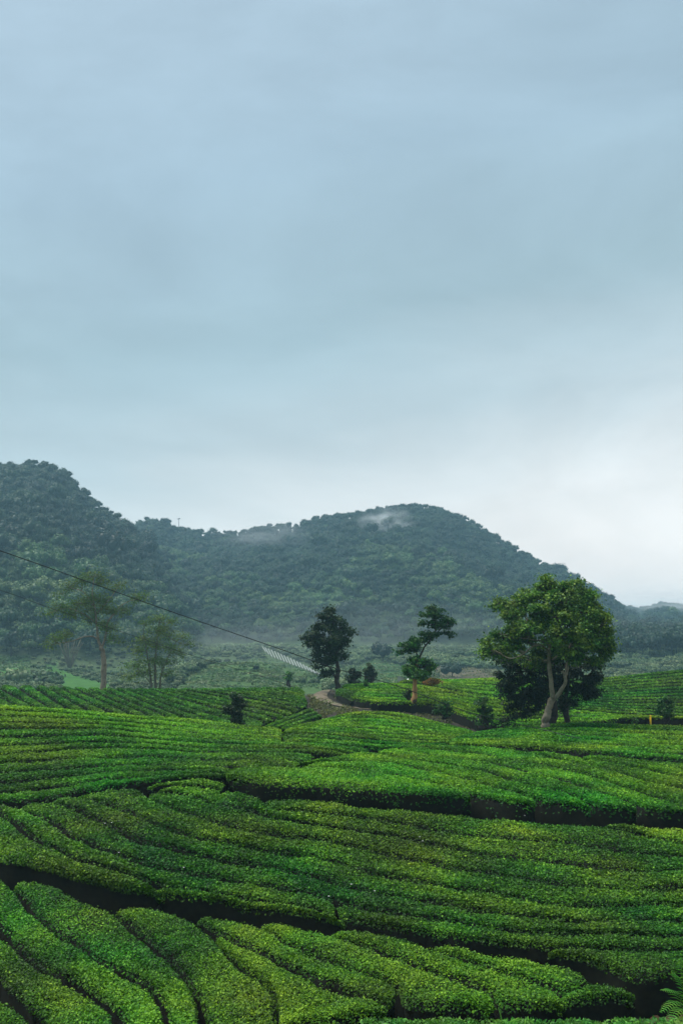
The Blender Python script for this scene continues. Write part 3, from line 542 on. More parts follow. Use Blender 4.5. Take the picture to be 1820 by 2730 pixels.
# fade hills towards the sides
WS[:, far] = 1; ZS[:, far] = ZF[:, far]
side = np.abs(AA) > R(30)
for j in range(NR):
    if RR[j] < 128:
        h = np.interp(RR[j], [1, 3, 9, 14.5, 16.5, 40, 128], [-1.65, -1.9, -3.95, -5.2, -6.3, -6.5, -7])
        WS[side, j] = 1; ZS[side, j] = h
        if RR[j] < 14.6: WS[:, j] = 1; ZS[:, j] = h
def pushpull(Z, Wt):
    if min(Z.shape) < 3: 
        return np.full_like(Z, Z.sum() / max(Wt.sum(), 1e-9))
    a, b = Z.shape; A, B = (a + 1) // 2 * 2, (b + 1) // 2 * 2
    Zp = np.zeros((A, B)); Wp = np.zeros((A, B)); Zp[:a, :b] = Z; Wp[:a, :b] = np.minimum(Wt, 1)
    Zp[:a, :b] = np.where(Wt > 0, Z / np.maximum(Wt, 1e-9), 0) * np.minimum(Wt, 1)
    z2 = Zp.reshape(A // 2, 2, B // 2, 2).sum((1, 3)); w2 = Wp.reshape(A // 2, 2, B // 2, 2).sum((1, 3))
    low = pushpull(z2, w2)
    up = np.repeat(np.repeat(low, 2, 0), 2, 1)[:a, :b]
    for _ in range(1):
        q = np.pad(up, 1, mode='edge'); up = (q[:-2, 1:-1] + q[2:, 1:-1] + q[1:-1, :-2] + q[1:-1, 2:] + 2 * q[1:-1, 1:-1]) / 6
    wt = np.clip(Wt, 0, 1)
    return np.where(Wt > 0, Z / np.maximum(Wt, 1e-9) * wt + up * (1 - wt), up)
ZG = pushpull(ZS, WS)
fixed = WS > 0; base = ZG.copy()
for _ in range(60):
    q = np.pad(ZG, 1, mode='edge'); av = (q[:-2, 1:-1] + q[2:, 1:-1] + q[1:-1, :-2] + q[1:-1, 2:]) / 4
    ZG = np.where(fixed, base, av)
def ground_z(x, y):
    a = math.atan2(x, y); r = math.hypot(x, y)
    i = np.interp(a, AA, np.arange(len(AA))); j = np.log(r / 1.2) / np.log(3500 / 1.2) * (NR - 1)
    i0 = int(min(i, len(AA) - 2)); j0 = int(min(max(j, 0), NR - 2)); fi = i - i0; fj = j - j0
    return (ZG[i0, j0] * (1 - fi) + ZG[i0 + 1, j0] * fi) * (1 - fj) + (ZG[i0, j0 + 1] * (1 - fi) + ZG[i0 + 1, j0 + 1] * fi) * fj
m_, t_, o_ = mat('valley_cover'); K_ = t_.links
va = t_.nodes.new('ShaderNodeAttribute'); va.attribute_name = 'cover'
nn_ = noise(t_, .3, 10, .9); rr_ = ramp_node(t_, [(.36, (.35, .42, .4)), (.5, (.9, .9, .85)), (.64, (1.6, 1.5, 1.3))]); K_.new(nn_.outputs['Fac'], rr_.inputs['Fac'])
ml = t_.nodes.new('ShaderNodeMix'); ml.data_type = 'RGBA'; ml.blend_type = 'MULTIPLY'; ml.inputs['Factor'].default_value = 1
K_.new(va.outputs['Color'], ml.inputs['A']); K_.new(rr_.outputs['Color'], ml.inputs['B'])
pb = t_.nodes.new('ShaderNodeBsdfPrincipled'); pb.inputs['Roughness'].default_value = .95; pb.inputs['Specular IOR Level'].default_value = .1
K_.new(ml.outputs['Result'], pb.inputs['Base Color']); K_.new(pb.outputs[0], o_.inputs['Surface']); VALLEY = m_
def inpoly(px, py, pg):
    r = np.zeros(np.shape(px), bool); n = len(pg)
    for i in range(n):
        x1, y1 = pg[i]; x2, y2 = pg[(i + 1) % n]
        if y1 != y2: c = ((y1 > py) != (y2 > py)) & (px < (x2 - x1) * (py - y1) / (y2 - y1) + x1); r ^= c
    return r
ZONES = [('meadow', (.048, .095, .030), [(470, 1850), (486, 1812), (530, 1782), (585, 1764), (690, 1757), (740, 1760), (862, 1808), (880, 1850)]),
         ('left_field', (.04, .12, .022), [(-300, 1750), (80, 1752), (84, 1775), (70, 1800), (-300, 1800)]),
         ('left_band', (.04, .115, .024), [(115, 1775), (150, 1778), (200, 1800), (290, 1826), (300, 1850), (170, 1850)]),
         ('tea_hill', (.03, .08, .022), [(925, 1850), (935, 1780), (985, 1757), (1050, 1765), (1150, 1812), (1160, 1850)]),
         ('ploughed', (.085, .075, .05), [(1150, 1775), (1240, 1777), (1350, 1790), (1350, 1850), (1165, 1850)])]
PXG, PYG = to_px(GX, np.maximum(GY, 1), ZG)
cov = np.zeros(GX.shape + (4,)); cov[..., 3] = 1; cov[..., :3] = (.030, .055, .022)
dist = (GY > 128) & (ZG < 30) & (GY < 330)
cov[(RR > 128)[None, :] & (ZG < 2)] = (.045, .075, .032, 1)
zone_mask = np.zeros(GX.shape, bool)
for nme, col, pg in ZONES:
    mm = dist & inpoly(PXG, PYG, pg); cov[mm] = (*col, 1); zone_mask |= mm
def sheet(name, j0, j1, material, label=None):
    a = len(AA); jn = j1 - j0
    V = np.stack([GX[:, j0:j1], GY[:, j0:j1], ZG[:, j0:j1]], -1).reshape(-1, 3)
    i = np.arange(a - 1)[:, None] * jn; j = np.arange(jn - 1)[None]
    F = np.stack([i + j, i + jn + j, i + jn + j + 1, i + j + 1], -1).reshape(-1, 4)
    o = mk(name, V, F, material, attrs={'cover': ('FLOAT_COLOR', cov[:, j0:j1].reshape(-1, 4))}, smooth=True); return tag(o, label, kind='structure')
jA = int(np.searchsorted(RR, 100)); jB = int(np.searchsorted(RR, 330))
sheet('ground', 0, jA, SOIL, 'dark soil under and between the tea rows')
sheet('valley_floor', jA - 1, jB, VALLEY, 'valley floor with meadow, small fields and scrub')
sheet('hills', jB - 1, NR, VALLEY, 'hills under the forest')
# dirt path draped on the ground
def drape(name, pgs, material, label, lift=.02):
    """pgs: list of (left px,py,d),(right px,py,d) cross pairs"""
    A = smooth_line([p[0] for p in pgs], 30); B = smooth_line([p[1] for p in pgs], 30); rows = []
    for k in range(30):
        r_ = []
        for f in np.linspace(0, 1, 7):
            q = A[k] * (1 - f) + B[k] * f; p = pt(*q); r_.append([p[0], p[1], ground_z(p[0], p[1]) + lift + .05 * (vn(p[0] * 2, p[1] * 2) - .3)])
        rows.append(r_)
    V = np.array(rows).reshape(-1, 3); i = np.arange(29)[:, None] * 7; j = np.arange(6)[None]
    F = np.stack([i + j, i + 7 + j, i + 8 + j, i + j + 1], -1).reshape(-1, 4)
    return tag(mk(name, V, F, material, smooth=True), label, kind='structure')
drape('dirt_path', [((862, 1838, 80), (880, 1840, 80)), ((828, 1850, 74), (872, 1852, 74)), ((846, 1862, 70), (878, 1864, 70)), ((872, 1874, 67), (900, 1874, 67)), ((905, 1888, 64), (945, 1888, 64)), ((960, 1896, 62), (990, 1895, 62))], SOILP, 'eroded dirt path climbing between the tea fields', .06)
drape('bare_soil', [((1600, 2740, 14.6), (1655, 2665, 16.6)), ((1720, 2740, 14.6), (1730, 2655, 17.8)), ((1830, 2740, 14.8), (1815, 2655, 18.0))],
      surf_mat('red_soil', [(.3, (.012, .010, .006)), (.55, (.045, .022, .010)), (.75, (.016, .026, .008))], 1.2, bump=.5, bscale=9), 'patch of bare reddish soil by the fern', .03)

def ground_zv(x, y):
    a = np.arctan2(x, y); r = np.hypot(x, y); i = np.interp(a, AA, np.arange(len(AA))); j = np.clip(np.log(r / 1.2) / np.log(3500 / 1.2) * (NR - 1), 0, NR - 2 - 1e-6)
    i0 = np.minimum(i.astype(int), len(AA) - 2); j0 = j.astype(int); fi = i - i0; fj = j - j0
    return (ZG[i0, j0] * (1 - fi) + ZG[i0 + 1, j0] * fi) * (1 - fj) + (ZG[i0, j0 + 1] * (1 - fi) + ZG[i0 + 1, j0 + 1] * fi) * fj
def hitg(px, py, d0, d1, n=500):
    r = ray(px, py); best = np.full(len(px), d1, float); done = np.zeros(len(px), bool)
    for d in np.linspace(d0, d1, n):
        z = ground_zv(r[:, 0] * d, np.full(len(px), d)); h = (~done) & (z >= r[:, 2] * d); best[h] = d; done |= h
    P = r * best[:, None]; return P[done]
def grass(name, pg, d0, d1, n, size, leafm, label, tint, seed_, lift=.03, asp=.2):
    r = np.random.default_rng(seed_); pg = np.array(pg, float); lo = pg.min(0); hi = pg.max(0); px = r.uniform(lo[0], hi[0], n * 3); py = r.uniform(lo[1], hi[1], n * 3)
    k = inpoly(px, py, pg) & (fbm(px / 14, py / 8, 1, 3) > .38); px, py = px[k][:n], py[k][:n]; P = hitg(px, py, d0, d1); P[:, 2] += lift * r.random(len(P)) * 3
    V, F = leaves(P, np.tile([0, -.7, .5], (len(P), 1)), size * r.uniform(.5, 1.4, len(P)), .6, asp, seed_); return tag(mk(name, V, F, leafm, attrs={'tint': ('FLOAT', np.repeat(np.clip(r.normal(tint, .2, len(P)), 0, 1), 4))}), label, kind='stuff')
GRASS = leaf_mat('dry_grass', (.03, .035, .012), (.09, .10, .03), (.18, .22, .05), patch=(.5, 1.5))
grass('path_grass', [(815, 1845), (850, 1862), (880, 1870), (955, 1893), (960, 1915), (850, 1915), (825, 1890)], 52, 80, 2600, .16, GRASS, 'grass growing over the lower edge of the dirt path', .5, 201)
grass('bank_litter', [(640, 2098), (760, 2105), (900, 2118), (1100, 2136), (1330, 2158), (1820, 2185), (1820, 2200), (1430, 2186), (1080, 2158), (720, 2124), (640, 2110)], 26, 30, 3500, .10, GRASS, 'dry grass and litter under the bank of the terrace', .0, 203, asp=.12)
grass('bank_grass', [(880, 1838), (930, 1858), (1100, 1875), (1220, 1900), (1350, 1935), (1350, 1965), (1240, 1950), (1150, 1930), (1060, 1905), (930, 1885), (885, 1860)], 52, 80, 3800, .17, GRASS, 'dry grass and ferns on the brown bank below the far terrace', .22, 202)

# ------------------------------------------------------------------ trees
def tree(name, base, d, label, cat, stems, blobs, leafm, barkm, nleaf, lsize, group=None, clump=.5, twig=.02, seed_=1, tintb=0.0, lobes=9, depthf=.9, density=1.0, sink=.75, blob_tint=None, extra=None):
    """stems: list of ([(px,py,dz)...], r0, r1); blobs: (px,py,dz,rx_px,ry_px) ; px at distance d"""
    r = np.random.default_rng(seed_); B = pt(*base, d); B = B.copy(); B[2] -= 0
    root = tag(empty(name, B), label, cat, group); m = d / FPX
    W = Geo(); W2 = Geo(); nodes = []
    for pts, r0, r1 in stems:
        q = smooth_line([pt(a, b, d) + np.array([0, c, 0]) for a, b, c in pts], 16); q[1:-1] += r.normal(0, r0 * .12, (14, 3))
        (W2 if extra is BARK_D and len(nodes) else W).add(*tube(q, np.linspace(r0, r1, 16) * (1 + .08 * r.normal(0, 1, 16)), 8)); nodes.append(q)
    nodesA = np.concatenate(nodes)
    tot = sum(b[3] * b[4] for b in blobs); LV = []; LN = []; LT = []
    for bi, b in enumerate(blobs):
        c = pt(b[0], b[1], d) + [0, b[2], 0]; rx, rz = b[3] * m, b[4] * m; ry = min(rx, rz * 2) * depthf
        nb = int(nleaf * b[3] * b[4] / tot); nl = max(3, int(lobes * max(1, (rx * rz) ** .5 / clump * .8)))
        k = np.argmin(np.linalg.norm(nodesA - c - [0, 0, -rz * .4], axis=1)); st = nodesA[k]
        mid_ = (st + c) / 2 + [0, 0, -.06 * np.linalg.norm(c - st)] + r.normal(0, .05, 3)
        br_ = smooth_line([st, mid_, c], 7); rb = max(twig, min(.09, .03 * (nb / 150) ** .5)) if len(b) < 6 else b[5]
        W2.add(*tube(br_, np.linspace(rb * 1.4, rb * .5, 7), 5))
        dirs = r.normal(0, 1, (nl, 3)); dirs /= np.linalg.norm(dirs, axis=1)[:, None]; rad = r.uniform(.45, 1, nl) ** .6
        cs = c + dirs * rad[:, None] * [rx, ry, rz]
        for q in cs[:: 1 if nl < 14 else 2]: W2.add(*tube(smooth_line([br_[-2], (br_[-2] + q) / 2 + r.normal(0, .05, 3), q], 4), np.linspace(rb * .5, rb * .15, 4), 4))
        w_ = r.random(nl) + .4; idx = r.choice(nl, nb, p=w_ / w_.sum()); sg = clump * r.uniform(.55, 1.1, nl)
        P = cs[idx] + r.normal(0, 1, (nb, 3)) * (sg[idx] * .42)[:, None] * [1, 1, .62]
        LV.append(P); nn = (P - c) / [rx, ry, rz]; nn[:, 2] += .9; LN.append(nn / (np.linalg.norm(nn, axis=1)[:, None] + 1e-6))
        bt = 0 if blob_tint is None else blob_tint[bi]
        LT.append(.42 + tintb + bt + r.normal(0, .17, nb) + (r.normal(0, .12, nl))[idx])
    V, F, T = W.get(); mk('trunk', V, F, barkm, root, B, smooth=True)
    V, F, T = W2.get(); tag(mk('branches', V, F, extra or barkm, root, B, smooth=True), kind='stuff')
    P = np.concatenate(LV); Nn = np.concatenate(LN); T = np.concatenate(LT)
    V, F = leaves(P, Nn * .9, lsize * r.uniform(.6, 1.3, len(P)), .6, .33, seed_ + 9)
    mk('crown', V, F, leafm, root, B, {'tint': ('FLOAT', np.repeat(np.clip(T, 0, 1), 4))})
    return root
# big pale-trunked tree
tree('broadleaf_tree', (1452, 1950), 51, 'large broadleaf tree with pale forked trunk and wide green crown', 'tree',
     [([(1450, 1955, 0), (1453, 1925, 0), (1460, 1895, 0), (1472, 1864, 0)], .23, .16),
      ([(1472, 1866, 0), (1468, 1834, 0), (1466, 1802, 0), (1463, 1770, 0), (1465, 1727, 0), (1473, 1700, 0), (1480, 1660, .2), (1490, 1610, .3), (1500, 1570, .3)], .13, .03),
      ([(1473, 1868, 0), (1492, 1840, -.2), (1503, 1818, -.3), (1500, 1800, -.3), (1494, 1788, -.3)], .11, .07),
      ([(1501, 1808, -.3), (1508, 1785, -.2), (1511, 1755, 0), (1520, 1725, .2), (1545, 1680, .3)], .09, .04),
      ([(1464, 1740, 0), (1440, 1722, -.5), (1413, 1722, -.8), (1386, 1742, -1.0), (1350, 1755, -1.1), (1310, 1735, -1.2)], .055, .02),
      ([(1464, 1722, 0), (1440, 1710, -.6), (1410, 1706, -.9), (1370, 1700, -1)], .05, .02),
      ([(1468, 1712, 0), (1445, 1680, .2), (1420, 1640, .3), (1390, 1610, .2), (1350, 1605, 0)], .06, .02),
      ([(1478, 1690, 0), (1475, 1650, .3), (1462, 1600, .4), (1455, 1565, .3)], .08, .03),
      ([(1485, 1694, 0), (1520, 1665, .3), (1560, 1640, .3), (1590, 1640, .2)], .06, .02),
      ([(1470, 1760, 0), (1510, 1733, -.2), (1560, 1725, -.3), (1600, 1715, -.2)], .05, .02)],
     [(1450, 1556, 0, 28, 16), (1475, 1575, .4, 30, 18), (1522, 1562, 0, 35, 20), (1550, 1585, .3, 32, 24), (1500, 1600, -.6, 45, 28), (1430, 1595, .2, 38, 22), (1395, 1590, -.2, 25, 15), (1368, 1614, -.1, 32, 18),
      (1335, 1612, 0, 22, 15), (1355, 1640, -.5, 24, 16), (1420, 1632, -.8, 36, 22), (1470, 1645, -1.0, 45, 28), (1530, 1632, -.9, 42, 28), (1575, 1615, 0, 26, 28), (1602, 1645, 0, 20, 20),
      (1585, 1662, -.6, 32, 24), (1535, 1680, -1.2, 42, 26), (1475, 1695, -1.3, 36, 22), (1400, 1668, -1.0, 38, 20), (1350, 1690, -.6, 34, 20), (1325, 1700, 0, 16, 12), (1400, 1705, 0, 32, 16), (1365, 1722, -.3, 36, 20),
      (1296, 1722, -.8, 15, 22), (1288, 1742, -.8, 13, 13), (1318, 1738, -.6, 20, 14), (1345, 1752, -.6, 16, 10), (1530, 1722, -1.1, 38, 24), (1585, 1705, -.6, 32, 22), (1618, 1690, 0, 18, 20), (1630, 1722, .2, 14, 18), (1600, 1745, 0, 22, 18),
      (1545, 1760, -.8, 34, 18), (1500, 1745, -1.1, 30, 16), (1440, 1760, 1.4, 60, 20), (1420, 1660, 1.6, 60, 45), (1530, 1650, 1.7, 65, 50), (1500, 1730, 1.5, 70, 30)],
     LF_BIG, BARK_P, 52000, .14, clump=.5, seed_=5, extra=BARK_M, tintb=.22, lobes=12)
dk = dict(leafm=LF_DARK, barkm=BARK_D, lsize=.14, clump=.45)
tree('dark_tree', (1475, 1938), 54, 'dense nearly black tree standing just behind the pale forked trunk', 'tree',
     [([(1470, 1940, 0), (1476, 1900, 0), (1474, 1860, 0), (1460, 1800, 0)], .22, .1), ([(1474, 1880, 0), (1440, 1840, 0), (1400, 1810, 0), (1370, 1780, 0)], .1, .04), ([(1473, 1860, 0), (1450, 1860, 0), (1400, 1865, 0)], .06, .03)],
     [(1350, 1770, 0, 30, 25), (1345, 1810, 0, 24, 25), (1355, 1850, 0, 22, 22), (1385, 1790, 0, 45, 35), (1390, 1840, 0, 42, 32), (1395, 1880, 0, 28, 12), (1360, 1885, 0, 18, 10), (1430, 1770, .3, 50, 30), (1435, 1815, 0, 40, 30),
      (1440, 1855, .3, 36, 26), (1410, 1895, 0, 26, 8), (1380, 1908, -.3, 22, 8), (1345, 1918, -.3, 16, 6), (1435, 1890, 0, 18, 10)], nleaf=14000, seed_=15, **dk)
tree('dark_tree', (1511, 1932), 55, 'dark dense tree with a thin second trunk behind the big tree to its right', 'tree',
     [([(1513, 1935, 0), (1508, 1900, 0), (1508, 1860, 0), (1515, 1800, 0)], .17, .08), ([(1509, 1875, 0), (1535, 1840, 0), (1560, 1810, 0)], .07, .03)],
     [(1500, 1770, 0, 40, 26), (1545, 1775, 0, 40, 30), (1580, 1790, 0, 22, 28), (1520, 1815, 0, 40, 26), (1570, 1830, 0, 28, 24), (1490, 1820, .4, 26, 24), (1550, 1850, 0, 30, 14), (1505, 1858, 0, 24, 14), (1580, 1850, 0, 16, 12), (1495, 1885, 0, 12, 8), (1530, 1870, -.2, 14, 8)],
     nleaf=10000, seed_=16, **dk)
# conical tree
tree('conical_tree', (902, 1838), 77, 'dark olive conical tree with ragged tiers beside the dirt path', 'tree',
     [([(903, 1842, 0), (897, 1815, 0), (902, 1790, 0), (895, 1744, 0), (893, 1685, 0), (884, 1630, 0)], .22, .05), ([(898, 1818, 0), (886, 1790, 0), (874, 1775, 0)], .08, .03),
      ([(895, 1760, 0), (860, 1735, 0), (835, 1712, 0)], .08, .03), ([(895, 1740, 0), (920, 1715, 0), (934, 1692, 0)], .07, .03)],
     [(881, 1624, 0, 14, 12), (876, 1645, 0, 18, 11), (893, 1655, 0, 22, 14), (852, 1640, 0, 8, 6), (869, 1672, 0, 26, 14), (905, 1675, 0, 22, 14), (845, 1674, 0, 12, 8), (842, 1692, 0, 22, 10), (822, 1698, 0, 14, 9), (812, 1702, 0, 8, 5),
      (880, 1700, -.5, 30, 16), (918, 1698, 0, 18, 14), (936, 1686, 0, 8, 8), (838, 1714, 0, 22, 11), (824, 1716, 0, 10, 6), (870, 1724, 0, 30, 14), (910, 1725, 0, 20, 14), (853, 1742, 0, 22, 10), (888, 1748, 0, 20, 12), (914, 1748, 0, 12, 9),
      (852, 1765, 0, 18, 8), (874, 1764, 0, 14, 8), (846, 1780, 0, 10, 5), (868, 1798, 0, 13, 9), (884, 1788, 0, 8, 6)], LF_CONE, BARK_D, 11000, .19, clump=.5, seed_=21)
tree('two_tiered_tree', (1104, 1872), 66, 'slender tree with orange brown trunk, bright lower crown and dark leaning top', 'tree',
     [([(1104, 1876, 0), (1105, 1845, 0), (1107, 1803, 0), (1114, 1760, 0)], .19, .1), ([(1114, 1762, 0), (1121, 1745, 0), (1130, 1728, 0), (1141, 1712, 0), (1156, 1697, 0), (1160, 1670, 0), (1155, 1640, 0)], .07, .03), ([(1113, 1760, 0), (1110, 1741, 0), (1108, 1722, 0)], .06, .03),
      ([(1106, 1820, 0), (1112, 1800, 0), (1125, 1780, 0)], .05, .02), ([(1158, 1692, 0), (1180, 1672, 0), (1200, 1660, 0)], .04, .02)],
     [(1115, 1776, 0, 26, 18), (1094, 1782, 0, 18, 13), (1086, 1790, 0, 8, 7), (1141, 1768, 0, 15, 11), (1106, 1756, 0, 15, 9), (1145, 1790, 0, 9, 6), (1122, 1802, 0, 18, 8), (1091, 1799, 0, 12, 6), (1112, 1795, -.5, 20, 10), (1150, 1778, 0, 8, 6),
      (1106, 1704, 0, 14, 9), (1093, 1720, 0, 18, 7), (1072, 1719, 0, 10, 5), (1064, 1737, 0, 10, 4), (1080, 1732, 0, 10, 5), (1110, 1724, 0, 13, 9), (1124, 1710, 0, 10, 8), (1094, 1736, 0, 12, 5),
      (1151, 1626, 0, 17, 8), (1133, 1640, 0, 13, 7), (1129, 1662, 0, 13, 5), (1164, 1640, 0, 20, 10), (1191, 1650, 0, 14, 8), (1203, 1658, 0, 8, 8), (1158, 1665, 0, 20, 9), (1184, 1668, 0, 15, 7), (1158, 1690, 0, 20, 8), (1133, 1689, 0, 13, 4), (1202, 1693, 0, 9, 4), (1190, 1686, 0, 8, 4), (1143, 1700, 0, 14, 6), (1174, 1628, 0, 8, 6)],
     LF_BRI, BARK_O, 8500, .17, clump=.36, seed_=23, extra=BARK_D, blob_tint=[.05] * 10 + [-.32] * 8 + [-.52] * 14, tintb=0)
# hazy trees on the left
tree('tall_sparse_tree', (276, 1840), 98, 'tall sparse olive tree with a bare pale trunk and layered spreading crown', 'tree',
     [([(274, 1850, 0), (278, 1800, 0), (277, 1753, 0), (271, 1724, 0)], .30, .22), ([(271, 1726, 0), (261, 1701, 0), (258, 1661, 0), (255, 1629, 0), (247, 1586, 0), (250, 1545, 0)], .16, .04), ([(271, 1726, 0), (281, 1700, 0), (287, 1661, 0), (305, 1636, 0), (325, 1625, 0)], .12, .04),
      ([(264, 1705, 0), (244, 1696, 0), (218, 1700, 0), (184, 1712, 0), (150, 1715, 0)], .09, .03), ([(258, 1660, 0), (220, 1635, 0), (180, 1622, 0), (140, 1632, 0)], .08, .03), ([(255, 1625, 0), (225, 1580, 0), (185, 1565, 0)], .07, .03), ([(290, 1655, 0), (330, 1610, 0), (379, 1594, 0)], .06, .03), ([(256, 1640, 0), (290, 1600, 0), (316, 1565, 0)], .06, .03)],
     [(250, 1536, 0, 30, 9), (224, 1546, 0, 24, 8), (192, 1562, 0, 26, 8), (161, 1583, 0, 18, 6), (270, 1550, 0, 16, 10), (319, 1560, 0, 18, 8), (302, 1570, 0, 12, 6), (379, 1590, 0, 20, 9), (362, 1600, 0, 14, 7), (258, 1592, 0, 34, 11), (218, 1606, 0, 34, 8), (184, 1622, 0, 32, 7), (138, 1632, 0, 22, 7),
      (201, 1638, 0, 30, 7), (253, 1625, 0, 38, 10), (305, 1626, 0, 34, 10), (334, 1626, 0, 14, 8), (160, 1612, 0, 18, 5), (276, 1672, 0, 24, 12), (301, 1675, 0, 18, 11), (307, 1706, 0, 22, 9), (149, 1701, 0, 22, 10), (172, 1690, 0, 22, 8), (140, 1720, 0, 16, 7), (285, 1600, 0, 20, 9), (240, 1650, 0, 24, 8)],
     LF_OLD, BARK_P, 8500, .17, clump=1.1, seed_=31, tintb=.14, lobes=16, extra=BARK_M)
tree('multi_stemmed_tree', (412, 1840), 104, 'hazy thin crowned tree with several stems, right of the tall sparse tree', 'tree',
     [([(405, 1850, 0), (402, 1810, 0), (395, 1760, 0), (385, 1700, 0)], .14, .05), ([(416, 1850, 0), (414, 1800, 0), (416, 1740, 0), (425, 1660, 0)], .16, .05), ([(426, 1850, 0), (430, 1800, 0), (445, 1760, 0), (470, 1710, 0)], .12, .04), ([(410, 1850, 0), (400, 1820, 0), (375, 1790, 0)], .08, .03)],
     [(427, 1648, 0, 26, 8), (387, 1660, 0, 18, 7), (457, 1658, 0, 16, 7), (415, 1680, 0, 34, 10), (375, 1702, 0, 24, 9), (447, 1695, 0, 28, 9), (492, 1696, 0, 15, 7), (506, 1718, 0, 10, 7), (415, 1718, 0, 38, 10), (368, 1735, 0, 24, 9), (455, 1730, 0, 30, 10), (395, 1758, 0, 34, 10), (356, 1774, 0, 24, 9),
      (443, 1765, 0, 28, 10), (350, 1802, 0, 26, 9), (387, 1792, 0, 26, 10), (440, 1795, 0, 22, 9), (480, 1745, 0, 14, 8)], LF_OLD, BARK_M, 7000, .17, clump=1.1, seed_=33, tintb=.14, lobes=16)
# shrubs and saplings
def sapling(name, base, d, h, wpx, label, cat, leafm, nleaf, ls, seed_, barkm=BARK_D, trunkf=.15, group=None, stems=1, tintb=0, clump=.3):
    x, y = base; S = []; r = np.random.default_rng(seed_)
    for k in range(stems):
        dx = (k - (stems - 1) / 2) * wpx * .12
        S.append(([(x + dx, y + 4, 0), (x + dx * 2, y - h * .4, 0), (x + dx * 3 + r.normal(0, 1), y - h * .9, 0)], .004 * h * d / 60, .01))
    bl = []
    for k in range(9):
        f = trunkf + (1 - trunkf) * (k + .5) / 9; ww = wpx * .5 * math.sin(math.pi * min(.95, max(.12, (f - trunkf) / (1 - trunkf) * .8 + .12)))
        bl.append((x + r.normal(0, ww * .35), y - h * f, r.normal(0, .15), max(2.5, ww * .75), max(2.5, h / 12)))
    return tree(name, base, d, label, cat, S, bl, leafm, barkm, nleaf, ls, group=group, clump=clump, seed_=seed_, tintb=tintb, twig=.008, lobes=5)
sapling('small_tree', (628, 1938), 50.5, 84, 44, 'small dark oval tree growing in the field behind the left hillside', 'tree', LF_CONE, 2600, .12, 41, tintb=-.1, trunkf=.12, clump=.28)
sapling('bush', (943, 1826), 84, 42, 38, 'dark ragged bush on the field edge right of the conical tree', 'bush', LF_CONE, 1500, .2, 42, trunkf=.02, tintb=-.1)
sapling('bush', (984, 1820), 92, 48, 36, 'rounded olive bush on short stems, second right of the conical tree', 'bush', LF_CONE, 1500, .2, 43, trunkf=.12, stems=3, tintb=.1)
sapling('young_tree', (768, 1826), 128, 34, 26, 'tiny light green tree at the meadow foot left of the conical tree', 'tree', LF_BRI, 700, .28, 44, trunkf=.3)
sapling('shade_sapling', (1288, 1938), 55, 80, 66, 'feathery young shade tree in front of the far terrace, left of the big tree', 'sapling', LF_BRI, 1500, .13, 45, tintb=-.3, trunkf=.05, clump=.25)
sapling('shade_sapling', (1185, 1912), 60, 44, 52, 'feathery low sapling on the brown bank below the far terrace', 'sapling', LF_BRI, 900, .13, 46, tintb=-.25, trunkf=.05, clump=.25)
sapling('shade_sapling', (1778, 1920), 56.5, 58, 74, 'wide feathery sapling on the dark bank, right of the yellow post', 'sapling', LF_BRI, 1700, .13, 47, tintb=-.35, trunkf=.18, clump=.3)
sapling('shade_sapling', (1690, 1934), 52.5, 20, 18, 'tiny seedling on the dark bank left of the yellow post', 'sapling', LF_BRI, 200, .10, 48, tintb=-.1, trunkf=.02, clump=.15)
sapling('shade_sapling', (1088, 1862), 67, 26, 26, 'small dark sapling among the rows left of the slender trunk', 'sapling', LF_CONE, 300, .14, 49, tintb=.1, trunkf=.02, clump=.2)
sapling('shade_sapling', (975, 1836), 76, 22, 16, 'small sapling near the back edge of the far terrace', 'sapling', LF_BRI, 250, .15, 50, tintb=-.2, trunkf=.02, clump=.2)
sapling('orange_shrub', (1147, 1826), 78.5, 18, 44, 'low shrub with orange dry foliage behind the slender tree', 'shrub', LF_ORG, 900, .14, 51, trunkf=.02, clump=.25)
sapling('shrub', (1130, 1822), 80, 20, 26, 'dark green shrub between the slender trunk and the orange shrub', 'shrub', LF_CONE, 600, .16, 52, trunkf=.02, tintb=0, clump=.25)
sapling('shrub', (1500, 1892), 58, 30, 70, 'brown green shrub in shade behind the second dark trunk', 'shrub', LF_CONE, 900, .14, 53, trunkf=.02, clump=.3)

